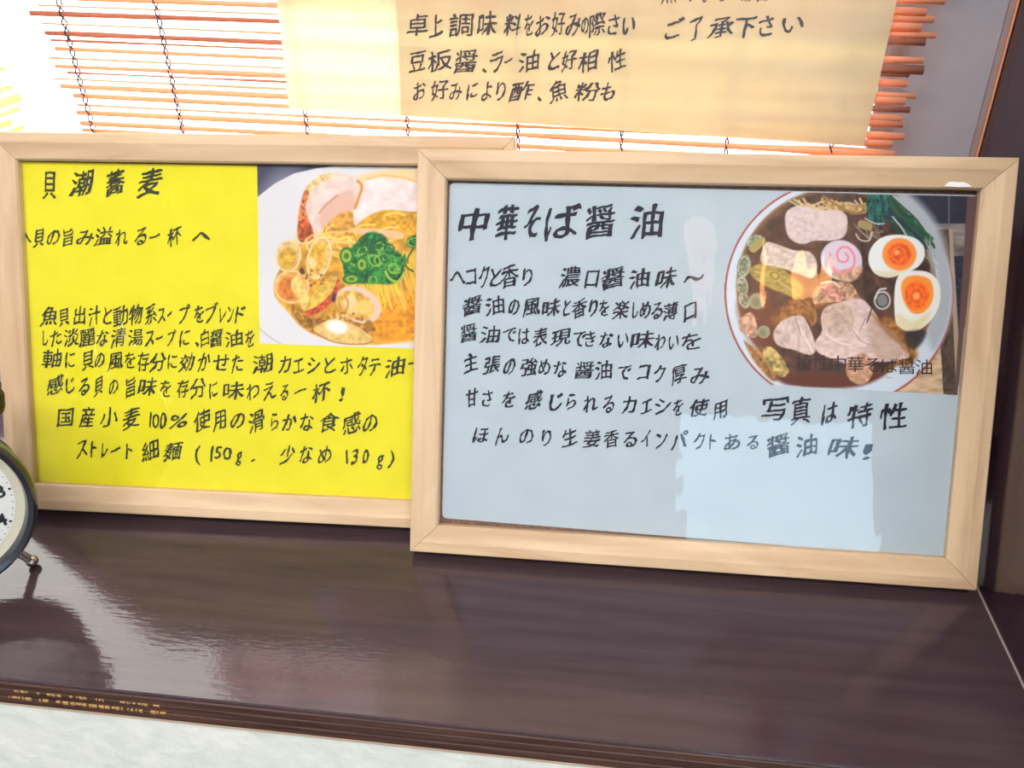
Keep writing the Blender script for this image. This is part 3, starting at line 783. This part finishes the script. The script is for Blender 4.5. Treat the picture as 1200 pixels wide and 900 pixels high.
def fibres(n, x0, y0, x1, y1, ang, seed, cols, ln=9, wd=.9, al=.5):
    r = np.random.RandomState(seed)
    for k in range(n):
        x, y = r.uniform(x0, x1), r.uniform(y0, y1); a = math.radians(ang + r.uniform(-25, 25)); l = r.uniform(.4, 1) * ln
        c.line([(x, y), (x + l * .5 * math.cos(a) + r.uniform(-1, 1), y + l * .5 * math.sin(a)), (x + l * math.cos(a), y + l * math.sin(a))], wd, cols[k % len(cols)], alpha=al * r.uniform(.4, 1))
PK = [(236, 222, 222), (178, 148, 146), (222, 204, 202), (162, 120, 96)]
fibres(26, 928, 250, 980, 276, 20, 1, PK, 11); fibres(22, 900, 290, 942, 314, 12, 2, PK, 9); fibres(30, 970, 362, 1040, 412, 30, 3, PK, 13)
fibres(18, 914, 380, 940, 402, 60, 4, PK, 9); fibres(14, 965, 336, 994, 348, 10, 5, PK, 7); fibres(12, 1000, 420, 1016, 442, 70, 6, PK, 8)
fibres(20, 886, 314, 926, 340, 30, 7, [(214, 196, 128), (120, 98, 44), (190, 172, 100)], 10)
fibres(26, 878, 350, 950, 440, 40, 8, [(150, 100, 56), (190, 150, 100), (60, 34, 30)], 8)
fibres(16, 1036, 380, 1075, 420, 50, 9, [(190, 150, 96), (110, 72, 40)], 8)
fibres(10, 905, 432, 1050, 446, 5, 10, [(150, 90, 60), (60, 30, 26)], 14)
lo = PR.local(849, 464, ZS); hi = PR.local(1147, 229, ZS)
lo = (PR.local(846, 340, ZS)[0], PR.local(1000, 457.5, ZS)[1]); hi = (PR.local(1121.5, 463, ZS)[0], PR.local(1000, 226.5, ZS)[1])
hi = (max(hi[0], PR.local(1146, 229, ZS)[0]), hi[1])
def keepR(px, py):
    ins = ((px - BX) / (BRX + .4)) ** 2 + ((py - BY) / (BRY + .4)) ** 2 < 1
    right = (px > 985) & (px < 1147 - (py - 229) * 0.1045)
    return (ins | right) & (py < 452 + (px - 912) * 0.053) & (py > 214 + (px - 527) * 0.0242 + 1)
print_mesh('noodle_bowl_print', c, PR, lo, hi, ZS + 0.00012, rs, (420, 330), keepR)
text_line('caption_lettering', fnR, [(ch, 932 + i * 20.1, 951.5 + i * 20.1) for i, ch in enumerate('特性中華そば醤油')], 424, 431, 20, M['print_ink'], rs, ZT + 0.0001, weight=0.0, amt=0, slant=0)

# left frame -------------------------------------------------
KL = 1.0047
PL = Pose(-0.2693464, 0.0098427, 0.4135112, 0.0417292, -0.0048199, FT, 0.323)
lf = frame('menu_frame', 'pine frame, bright yellow handwritten menu with clam noodle photo, partly hidden behind', PL, 0.323 * KL, 0.236 * KL, ('pine_h2', 'pine_h1', 'pine_v2', 'pine_v1'))
e = PL.local(560, 590, ZS)
tl, bl_ = PL.local(17.5, 189.5, ZS), PL.local(41, 571, ZS)
ls = sheet(PL, [(17.5, 189.5), (597, 199), (590, 597), (39, 571)], M['yellow_paper'], lf, r=0.0008)
fnL = lambda a, b: PL.local(a, b, ZS + 0.0002)
def L_(s, sc, off, ya, yb_, h, seed, **k): return text_line('lettering', fnL, sp(s, sc, off), ya, yb_, h, M['ink_olive'], ls, ZT, seed=seed + 50, **k)
L_('貝 200 262 潮 325 440 蕎 498 585 麦 640 762', 4, 0, 217, 214, 33, 1, weight=0.018, amt=0.03, slant=0.16)
L_('へ 90 148 貝 155 205 の 220 280 旨 295 345 み 355 440 溢 440 530 れ 540 597 る 632 685 一 700 750 杯 785 850 へ 900 985', 4, 0, 279, 277, 23, 2, weight=0.013)
L_('魚 185 265 貝 278 325 出 345 400 汁 415 470 と 485 525 動 530 600 物 605 670 系 680 735 ス 740 775 ー 785 805 プ 840 890 を 910 955 ブ 965 1020 レ 1030 1060 ン 1065 1095 ド 1100 1150', 4, 0, 371.5, 368, 24, 3, weight=0.013)
L_('し 200 225 た 235 290 淡 300 370 麗 370 445 な 450 510 清 520 590 湯 600 670 ス 680 720 ー 730 762 プ 785 825 に 840 890 、 915 932 白 940 980 醤 985 1045 油 1055 1140 を 1150 1192', 4, 0, 395.5, 397, 22, 4, weight=0.013)
L_('軸 195 290 に 305 350 貝 385 440 の 445 490 風 505 575 を 585 635 存 645 700 分 700 780 に 785 830 効 835 915 か 925 985 せ 1000 1075 た 1085 1140 潮 1185 1280 カ 1305 1365 エ 1375 1425 シ 1440 1500 と 1520 1575 ホ 1595 1655 タ 1675 1725 テ 1730 1785 油 1805 1900 で 1915 1990', 4, 0, 421, 431, 23, 5, weight=0.013)
L_('感 220 300 じ 308 350 る 370 420 貝 440 480 の 510 555 旨 590 635 味 645 735 を 750 800 存 830 885 分 890 965 に 980 1020 味 1045 1145 わ 1155 1215 え 1235 1295 る 1315 1350 一 1380 1435 杯 1465 1550 ! 1588 1618', 4, 0, 451, 461, 23, 6, weight=0.014)
L_('国 265 345 産 370 445 小 470 550 麦 575 655 1 700 710 0 715 745 0 750 780 % 790 880 使 910 985 用 1000 1060 の 1080 1145 滑 1165 1240 ら 1270 1305 か 1320 1390 な 1405 1470 食 1505 1590 感 1605 1690 の 1700 1770', 4, 0, 489, 497, 25, 7, weight=0.014)
L_('ス 360 410 ト 425 452 レ 475 505 ー 520 565 ト 590 620 細 665 745 麺 765 860 ( 915 940 1 985 1000 5 1005 1040 0 1045 1085 g 1105 1135 . 1180 1195 少 1310 1380 な 1405 1465 め 1490 1555 1 1620 1632 3 1645 1680 0 1700 1730 g 1765 1800 ) 1815 1850', 4, 0, 526, 535, 23, 8, weight=0.014)

c = Canvas(298, 185, 605, 425, 3, (216, 219, 228))
c.blob([(298, 185), (395, 185), (395, 194.5), (372, 197), (345, 203), (322, 215), (308, 226), (298, 234)], (50, 58, 88), smooth=False)
c.ell(325, 260, 30, 60, (206, 208, 216), 15, feather=20, alpha=.6)
c.line([(300, 380), (312, 392), (330, 404)], 1.3, (180, 176, 178))
c.ell(470, 300, 128, 102, (226, 206, 160), feather=4)
# soup
c.blob([(352, 285), (330, 312), (321, 335), (324, 350), (338, 366), (352, 382), (370, 393), (395, 400), (430, 404), (460, 402), (487, 396), (560, 385), (590, 330), (590, 280), (560, 240), (487, 240), (420, 250)], (206, 152, 52), feather=2.5, var=.18, seed=3, scale=8)
c.blob([(430, 370), (470, 345), (560, 345), (560, 392), (487, 398), (445, 398)], (226, 150, 30), feather=8, var=.15, seed=5)
c.blob([(340, 352), (365, 372), (400, 372), (440, 385), (420, 400), (385, 396), (352, 380)], (160, 112, 48), feather=5, var=.4, seed=6, scale=3)
# pork slices
c.blob([(352, 284), (349, 262), (350, 245), (355, 225), (362, 214), (378, 204), (396, 202), (412, 205), (424, 214), (420, 232), (414, 246), (402, 254), (388, 262), (378, 272), (366, 284)], (226, 205, 200), feather=1.5, var=.06, seed=7, scale=8)
c.blob([(374, 255), (384, 238), (398, 226), (412, 224), (416, 240), (408, 252), (392, 262), (378, 268)], (214, 172, 156), feather=4, alpha=.85)
c.line([(374, 250), (382, 240), (395, 229)], 1.6, (190, 128, 96))
c.blob([(384, 262), (398, 250), (412, 248), (420, 258), (416, 272), (396, 274), (378, 272)], (208, 152, 66), feather=3, var=.2, seed=8)
c.blob([(358, 220), (372, 208), (384, 203), (392, 205), (380, 212), (366, 222), (360, 236), (355, 240)], (230, 196, 128), feather=2, alpha=.85, var=.2, seed=9, scale=3)
c.blob([(352, 240), (358, 222), (362, 226), (358, 244), (364, 262), (368, 278), (360, 284), (350, 280), (349, 262)], (196, 112, 60), feather=2, var=.4, seed=10, scale=2.5)
c.blob([(350, 262), (360, 258), (367, 272), (362, 282), (351, 282)], (178, 84, 46), feather=2, var=.4, seed=10, scale=2.5)
c.blob([(414, 250), (418, 236), (422, 222), (432, 208), (450, 206), (470, 208), (490, 211), (520, 214), (530, 240), (490, 248), (462, 247), (442, 250), (424, 260), (416, 264)], (228, 214, 216), feather=1.5, var=.06, seed=11, scale=8)
c.line([(416, 244), (421, 230), (424, 218), (419, 212)], 3.2, (206, 140, 72)); c.line([(430, 210), (448, 206), (470, 208), (488, 213)], 3, (226, 184, 108), alpha=.8)
c.blob([(420, 262), (438, 250), (456, 246), (487, 250), (540, 252), (530, 268), (487, 272), (450, 270), (425, 270)], (214, 160, 44), feather=2.5, var=.18, seed=12)
c.line([(452, 252), (464, 249), (474, 252)], 3, (232, 196, 90))
c.blob([(414, 268), (440, 268), (470, 272), (470, 280), (440, 276), (416, 274)], (230, 184, 140), feather=2)
# noodles
for k in range(30):
    r = np.random.RandomState(60 + k); cx, cy = r.uniform(372, 480), r.uniform(270, 298)
    a0 = r.uniform(0, 3)
    c.line([(cx + 18 * math.cos(a0 + t), cy + 9 * math.sin(a0 + t)) for t in (0, .6, 1.2, 1.8, 2.4)], 2.0, (238, 204 + r.randint(-18, 20), 110 + r.randint(-30, 30)), alpha=.85)
for k in range(44):
    r = np.random.RandomState(160 + k); x = 400 + k * 3.0 + r.uniform(-1, 1)
    c.line([(x - 6, 296), (x, 312), (x + 5 + r.uniform(-2, 4), 335), (x + 12 + r.uniform(-4, 6), 358 + r.uniform(-8, 8))], 1.9, (236, 196 + r.randint(-22, 28), 66 + r.randint(-25, 45)), alpha=.9)
# clams
def clam(x, y, rx, ry, a, shell, inner, dx=2, dy=2):
    c.ell(x, y, rx, ry, shell, a, feather=1.3, var=.12, seed=int(x))
    c.ring(x, y, rx * .93, ry * .93, 1.3, (240, 218, 178), a, alpha=.8)
    c.ell(x + dx, y + dy, rx * .68, ry * .70, inner, a, feather=3, var=.15, seed=int(y), scale=4)
clam(338, 300, 15, 19, 10, (212, 182, 124), (202, 160, 62), -1, 3)
clam(374, 302, 14, 26, 14, (222, 188, 118), (220, 172, 62), -2, 0)
c.ell(366, 308, 4.5, 7, (236, 206, 150), -20, feather=2)
clam(342, 336, 21, 20, 0, (222, 170, 92), (200, 118, 52), -2, 2)
c.blob([(342, 328), (350, 324), (358, 340), (364, 352), (360, 362), (354, 362), (350, 350), (342, 340)], (232, 198, 120), feather=1.5, var=.12, seed=18)
c.blob([(362, 352), (372, 338), (384, 328), (394, 324), (395, 334), (386, 348), (370, 362), (358, 366)], (216, 178, 78), feather=1.5, var=.15, seed=19)
c.blob([(396, 324), (398, 334), (392, 350), (378, 364), (364, 370), (357, 366), (372, 358), (386, 346), (393, 334)], (192, 84, 54), feather=1.2, var=.25, seed=20, scale=3)
c.ell(392, 349, 3.5, 5, (72, 40, 58), 20, feather=2); c.ell(354, 318, 3, 4, (92, 40, 48), -30, feather=1.5); c.ell(364, 334, 2, 2, (92, 50, 48))
c.ell(420, 357, 28, 20, (218, 194, 178), 28, feather=1.4); c.ell(416, 358, 23, 16, (226, 176, 78), 24, feather=2.5, var=.18, seed=21, scale=5)
c.ell(410, 354, 8, 9, (238, 206, 158), 10, feather=4); c.ell(428, 360, 9, 8, (240, 196, 110), 30, feather=4); c.line([(404, 346), (408, 356), (404, 368)], 2, (190, 130, 60))
for k in range(40):
    r = np.random.RandomState(300 + k); c.ell(r.uniform(380, 428), r.uniform(364, 378), r.uniform(.8, 2), r.uniform(.8, 2), (228, 200, 150) if k % 2 else (150, 98, 50), feather=1)
for k in range(30):
    r = np.random.RandomState(400 + k); c.ell(r.uniform(358, 380), r.uniform(312, 336), r.uniform(.8, 1.8), r.uniform(.8, 1.8), (228, 190, 110) if k % 2 else (140, 92, 40), feather=1)
c.blob([(367, 386), (378, 378), (392, 374), (412, 379), (430, 390), (437, 399), (425, 403), (400, 402), (382, 396)], (222, 188, 116), feather=1.2, var=.1, seed=23)
c.line([(367, 388), (384, 398), (404, 403), (428, 403), (437, 399)], 1.5, (190, 110, 60))
c.ell(395, 383, 13, 8, (242, 240, 238), 12, feather=4, var=.05, seed=24); c.ell(432, 382, 5, 7, (160, 110, 44), feather=2)
# spring onion heap
c.blob([(402, 312), (404, 298), (416, 286), (428, 274), (440, 272), (452, 278), (458, 290), (470, 298), (474, 312), (470, 326), (458, 333), (440, 332), (420, 332), (406, 326)], (22, 104, 48), feather=3, var=.6, seed=26, scale=3)
for k in range(46):
    r = np.random.RandomState(500 + k); a = r.uniform(0, 6.28); d = r.uniform(0, 1) ** .6
    x, y = 438 + 32 * d * math.cos(a), 304 + 26 * d * math.sin(a)
    rx, ry = r.uniform(3, 8), r.uniform(2.5, 6)
    g = r.randint(0, 4)
    c.ring(x, y, rx, ry, 1.8, [(18, 92, 44), (60, 150, 60), (14, 76, 48), (132, 186, 70)][g], r.uniform(0, 180), alpha=.95)
for (x, y, rx, ry) in [(412, 327, 9, 5), (424, 310, 6, 8), (406, 300, 7, 9)]:
    c.ell(x, y, rx, ry, (142, 178, 60), feather=1.5); c.ring(x, y, rx, ry, 2, (24, 110, 48)); c.ell(x, y, rx * .4, ry * .4, (60, 110, 50))
c.line([(452, 318), (456, 326), (466, 330), (474, 320)], 3, (150, 190, 70)); c.line([(474, 298), (476, 312), (484, 318)], 2.2, (24, 104, 44))
c.ell(488, 283, 12, 8, (30, 110, 44), -10, feather=1.5, var=.5, seed=28, scale=2.5); c.ring(486, 284, 8, 5, 1.6, (120, 178, 60)); c.line([(484, 292), (478, 302), (478, 308)], 2, (24, 104, 44))
a_ = PL.local(301.5, 193, ZS); b_ = PL.local(304.5, 402, ZS); d_ = PL.local(480, 409, ZS); e_ = PL.local(480, 196.5, ZS)
print_mesh('clam_noodle_print', c, PL, ((a_[0] + b_[0]) / 2, (b_[1] + d_[1]) / 2), (PL.local(590, 300, ZS)[0], (a_[1] + e_[1]) / 2), ZS + 0.00012, ls, (330, 270))

# ------------------------------------------------------------------ handwritten notice in a clear sleeve, in front of the blind
YN = YB - 0.0045
nb = [at_y(339, 128, YN), at_y(1013, 171, YN)]
nt_ = [at_y(324, 0, YN), at_y(1051, 0, YN)]
# extend upward
def lerp_up(b, t, H): 
    d = (t - b); d /= d[2]; return b + d * H
HN = 0.20
tl_, tr_ = lerp_up(nb[0], nt_[0], HN), lerp_up(nb[1], nt_[1], HN)
ng = empty('notice_sheet', (0.08, YN, 0.2)); tag(ng, 'cream handwritten paper notice in a clear sleeve, hanging in front of the blind', 'notice')
def warp_y(x, z): return 0.0006 * math.sin(18 * x + 2) + 0.0004 * math.sin(30 * z + 9 * x)
def grid_quad(name, a, b, c_, d, mat, parent, y, n=(24, 16), thick=0.0003, corner=0.0):
    """bottom-left, bottom-right, top-right, top-left"""
    V = []; Fc = []
    for layer in (0, 1):
        for j in range(n[1] + 1):
            for i in range(n[0] + 1):
                s, t = i / n[0], j / n[1]
                P = (a * (1 - s) + b * s) * (1 - t) + (d * (1 - s) + c_ * s) * t
                V.append((P[0], y + warp_y(P[0], P[2]) + layer * thick, P[2]))
    w = n[0] + 1; off = w * (n[1] + 1)
    for j in range(n[1]):
        for i in range(n[0]):
            q = (j * w + i, j * w + i + 1, (j + 1) * w + i + 1, (j + 1) * w + i); Fc.append(q); Fc.append(tuple(off + k for k in q[::-1]))
    rim = [i for i in range(w)] + [j * w + n[0] for j in range(1, n[1] + 1)] + [n[1] * w + i for i in range(n[0] - 1, -1, -1)] + [j * w for j in range(n[1] - 1, 0, -1)]
    for k in range(len(rim)):
        p, q = rim[k], rim[(k + 1) % len(rim)]; Fc.append((p, p + off, q + off, q))
    return child(mesh_obj(name, V, Fc, mat, None, False), parent)
def single_quad(name, a, b, c_, d, mat, parent, y, n=(24, 16)):
    V = []; Fc = []
    for j in range(n[1] + 1):
        for i in range(n[0] + 1):
            s, t = i / n[0], j / n[1]
            P = (a * (1 - s) + b * s) * (1 - t) + (d * (1 - s) + c_ * s) * t
            V.append((P[0], y + warp_y(P[0], P[2]), P[2]))
    w = n[0] + 1
    for j in range(n[1]):
        for i in range(n[0]): Fc.append((j * w + i, j * w + i + 1, (j + 1) * w + i + 1, (j + 1) * w + i))
    return child(mesh_obj(name, V, Fc, mat, None, True), parent)
paper = single_quad('paper', nb[0], nb[1], tr_, tl_, M['kraft'], ng, YN)
# clear sleeve a little larger than the paper
ex = np.array([0.006, 0, 0.0]); ez = np.array([0, 0, 0.0035])
sl = grid_quad('clear_sleeve', nb[0] - ex - ez, nb[1] + np.array([0.0015, 0, 0]) - ez, tr_ + np.array([0.0015, 0, 0]), tl_ - ex, M['plastic_edge'], ng, YN - 0.0009, thick=0.0002)
# backing card, added unseen behind the right-hand part to cut the backlight
k0 = (468 - 339) / (1013 - 339)
back = grid_quad('light_dimming_card', nb[0] * (1 - k0) + nb[1] * k0 + np.array([0.004, 0, 0]), nb[1], tr_, tl_ * (1 - k0 - .02) + tr_ * (k0 + .02), M['dimming_backing'], ng, YN + 0.0006, thick=0.0006)
def fnN(a, b):
    P = at_y(a, b, YN); return (P[0], P[2])
def N_(s, off, ya, yb_, h, seed, **k):
    o = text_line('lettering', fnN, sp(s, 4, off), ya, yb_, h, M['ink_grey'], None, 0.0, seed=seed + 90, **k)
    for v in o.data.vertices:
        x, zz, e = v.co[0], v.co[1], v.co[2]; v.co = (x, YN + warp_y(x, zz) - 0.00025 - e, zz)
    o.parent = paper; o.location = (0, 0, 0); o.data.update()
    return o
N_('卓 65 165 上 170 235 調 265 380 味 395 490 料 520 600 を 618 660 お 670 740 好 745 808 み 810 880 の 885 920 際 922 1000 さ 1010 1065 い 1080 1135', 460, 30, 29, 29, 1, weight=0.012, slant=0.2)
N_('豆 75 155 板 165 275 醤 285 400 、 420 440 ラ 455 520 ー 525 560 油 590 690 と 730 785 好 790 865 相 870 965 性 1010 1095', 460, 73, 71, 27, 2, weight=0.012, slant=0.2)
N_('お 95 155 好 180 260 み 265 325 に 345 400 よ 415 465 り 485 530 酢 545 665 、 680 698 魚 735 825 粉 850 975 も 975 1040', 460, 107, 108, 25, 3, weight=0.012, slant=0.2)
N_('ご 235 330 了 355 415 承 435 560 下 570 670 さ 675 745 い 785 885', 720, 36, 28, 27, 4, weight=0.012, slant=0.2)
N_('無 215 290 く 330 370 な 390 450 る 480 530 場 570 650 合 660 730', 720, -9, -10, 26, 5, weight=0.0, slant=0.14)

# ------------------------------------------------------------------ twin-bell alarm clock at the left edge
ck = empty('alarm_clock')
tag(ck, 'black twin-bell alarm clock with white dial at the left edge, beside the yellow menu', 'clock')
CR = 0.0505
CC = Vector((-0.2400, -0.066, 0.0))
CC.z = 0.068
yaw = math.radians(38); tiltb = math.radians(8)
# local: z = out of dial, y = up, x = right
m4 = Matrix.Translation(CC) @ Matrix.Rotation(yaw, 4, 'Z') @ Matrix.Rotation(math.radians(90) - tiltb, 4, 'X')
ck.matrix_world = m4
def ckp(name, V, Fc, mat, smooth=True):
    b = bmesh.new(); vs = [b.verts.new(Vector(v)) for v in V]
    for f in Fc:
        try: b.faces.new([vs[i] for i in f])
        except Exception: pass
    bmesh.ops.remove_doubles(b, verts=b.verts, dist=1e-6)
    return bm_obj(name, b, mat, ck, smooth, math.radians(40))
R = CR
prof = [(0.0, -0.034), (R * .78, -0.034), (R * .86, -0.031), (R * .90, -0.024), (R * .91, -0.004)]
ckp('case', *lathe(prof), M['clock_olive'])
prof = [(R * .94, -0.006), (R * .985, -0.004), (R, 0.0), (R * .99, 0.004), (R * .95, 0.0062), (R * .90, 0.0055), (R * .875, 0.002), (R * .87, -0.004)]
ckp('bezel', *lathe(prof), M['clock_black'])
ckp('dial_ring', *lathe([(R * .875, -0.0002), (R * .80, -0.0018), (R * .78, -0.0018)]), M['cream_ring'])
ckp('dial', *lathe([(0.00001, -0.002), (R * .80, -0.002)]), M['dial_white'])
ckp('glass', *lathe([(0.00001, 0.0035), (R * .5, 0.003), (R * .88, 0.0008)]), M['window_glass'])
def local_text(ch, cx, cy, h, z):
    co, fc = glyph(ch, 0.02)
    mx, my = (co[:, 0].min() + co[:, 0].max()) / 2, (co[:, 1].min() + co[:, 1].max()) / 2
    return [(cx + (a - mx) * h, cy + (b - my) * h, z) for a, b in co], fc
parts = []
for k in range(1, 13):
    a = math.radians(90 - 30 * k); s = str(k)
    for j, chh in enumerate(s):
        parts.append(local_text(chh, R * .665 * math.cos(a) + (j - (len(s) - 1) / 2) * 0.0048, R * .665 * math.sin(a), 0.0105, -0.0017))
V, Fc = merge(parts); mesh_obj('numerals', V, Fc, M['dial_ink'], ck)
parts = []
for k in range(60):
    a = 2 * math.pi * k / 60; r = 0.00075 if k % 5 == 0 else 0.00035
    V, Fc = lathe([(0.00001, 0), (r, 0)], 8)
    parts.append(([(v[0] + R * .755 * math.cos(a), v[1] + R * .755 * math.sin(a), -0.0017) for v in V], Fc))
V, Fc = merge(parts); mesh_obj('minute_dots', V, Fc, M['dial_ink'], ck)
def hand(a, ln, w, z):
    d = np.array([math.cos(a), math.sin(a)]); p = np.array([-d[1], d[0]])
    q = [d * -ln * .15 + p * w, d * -ln * .15 - p * w, d * ln - p * w * .4, d * ln + p * w * .4]
    V = [(x[0], x[1], z) for x in q] + [(x[0], x[1], z + .0004) for x in q]
    return V, [(0, 1, 2, 3), (7, 6, 5, 4), (0, 4, 5, 1), (1, 5, 6, 2), (2, 6, 7, 3), (3, 7, 4, 0)]
o = mesh_obj('hour_hand', *hand(math.radians(150), R * .42, .0011, -0.001), M['dial_ink'], ck)
o = mesh_obj('minute_hand', *hand(math.radians(215), R * .64, .0008, -0.0004), M['dial_ink'], ck)
for sx in (-1, 1):
    a = math.radians(90 - sx * 33)
    d = Vector((math.cos(a), math.sin(a), 0)); c0 = d * (R * 1.16) + Vector((0, 0, -0.019))
    rot = Vector((0, 0, 1)).rotation_difference(d).to_matrix()
    V, Fc = lathe([(0.0185, 0.0), (0.0182, 0.003), (0.0160, 0.009), (0.011, 0.0135), (0.005, 0.0155), (0.00001, 0.016)], 40)
    V = [rot @ Vector(v) + c0 for v in V]
    V2, F2 = lathe([(0.0185, 0.0), (0.0174, 0.0005), (0.014, 0.008), (0.00001, 0.0145)], 40)
    V2 = [rot @ Vector(v) + c0 for v in V2]
    bl = ckp('bell', *merge([(V, Fc), (V2, F2)]), M['clock_olive'])
    V, Fc = tube([d * (R * .9) + Vector((0, 0, -.019)), d * (R * 1.16 + .019) + Vector((0, 0, -.019))], 0.0013, 10)
    ckp('bell_post', V, Fc, M['chrome'])
    a = math.radians(-90 + sx * 28); d = Vector((math.cos(a), math.sin(a), 0))
    z0 = -0.024
    p0 = d * (R * .90) + Vector((0, 0, z0)); p1 = d * (R * 1.37) + Vector((0, 0, z0 - 0.004))
    V, Fc = tube([p0, p0.lerp(p1, .5), p1], [0.0030, 0.0026, 0.0024], 14)
    lg = ckp('foot', V, Fc, M['chrome'])
    V, Fc = lathe([(0.00001, -0.0036), (0.002, -0.0030), (0.0034, -0.001), (0.0036, 0.0004), (0.0030, 0.0022), (0.0015, 0.0034), (0.00001, 0.0036)], 16)
    V = [Vector(v) + p1 for v in V]
    b = bmesh.new(); vs = [b.verts.new(v) for v in V]
    for f in Fc: b.faces.new([vs[i] for i in f])
    bm_obj('foot_ball', b, M['chrome'], lg, True)
V, Fc = tube([Vector((0, R * .9, -.019)), Vector((0, R * 1.42, -.019))], 0.0011, 8); hm = ckp('hammer', V, Fc, M['chrome'])
V, Fc = tube([Vector((-.008, R * 1.42, -.019)), Vector((.008, R * 1.42, -.019))], 0.004, 14); ckp('hammer_head', V, Fc, M['chrome'])
pts = [Vector((math.cos(t) * 0.020, R * 1.35 + math.sin(t) * 0.028, -.019)) for t in np.linspace(0, math.pi, 17)]
V, Fc = tube(pts, 0.0014, 8); ckp('handle', V, Fc, M['chrome'])

# unseen amber shapes and a lantern added for their reflections in the acrylic
def emit(name, col, st):
    m = bpy.data.materials.new(name); m.use_nodes = True; nt = m.node_tree; nt.nodes.clear()
    e = N(nt, 'ShaderNodeEmission', Strength=st); e.inputs[0].default_value = (*col, 1)
    L(nt, e.outputs[0], N(nt, 'ShaderNodeOutputMaterial').inputs[0]); return m
M['amber'] = emit('added_amber_glow', (1.0, 0.42, 0.13), 13.0); M['pink_glow'] = emit('added_pink_glow', (1.0, 0.60, 0.50), 2.6)
for x, z, w, h, lab in [(0.72, 1.48, 0.032, 0.34, 'added tall unseen lamp, its flame-like reflection beside the noodle bowl photo'), (0.93, 1.47, 0.038, 0.18, 'added short unseen lamp, its reflection beside the pink fish cake')]:
    lp = empty('amber_reflection_glow', (x, -2.60, z)); tag(lp, lab, 'reflection_glow', 'amber glows added for reflections')
    V, Fc = lathe([(0.00001, -h * .5), (w * .6, -h * .42), (w, -h * .2), (w * .75, h * .1), (w * .35, h * .35), (0.00001, h * .5)], 14)
    mesh_obj('amber_glow_body', V, Fc, M['amber'], lp, True)
    V, Fc = tube([(0, 0, h * .5), (0, 0, 1.7 - z)], 0.003, 6); mesh_obj('cord', V, Fc, M['dark_gap'], lp)
lp = empty('pink_reflection_glow', (0.50, -2.60, 1.50)); tag(lp, 'added unseen lantern, its reflection right of the large title on the blue menu', 'pink_glow')
V, Fc = lathe([(0.00001, -.25), (.014, -.25), (.020, -.10), (.05, -0.02), (.06, .14), (.05, .18), (0.00001, .18)], 16); mesh_obj('pink_glow_body', V, Fc, M['pink_glow'], lp, True)
V, Fc = tube([(0, 0, .18), (0, 0, .2)], 0.004, 6); mesh_obj('cord', V, Fc, M['dark_gap'], lp)

# small white patch at the upper right of the front frame
P = [PR.local(*q, 0.0) for q in [(1108, 218), (1112, 213.5), (1118, 211.5), (1124, 213), (1131, 213), (1137, 215.5), (1140, 218.5), (1125, 218.8)]]
b = bmesh.new(); top = [b.verts.new((p[0], p[1], -0.0016)) for p in P]; bot = [b.verts.new((p[0], p[1], -0.0030)) for p in P]
b.faces.new(top); b.faces.new(bot[::-1])
for i in range(len(P)): b.faces.new((top[i], bot[i], bot[(i + 1) % len(P)], top[(i + 1) % len(P)]))
bm_obj('white_patch', b, M['patch_white'], rf)
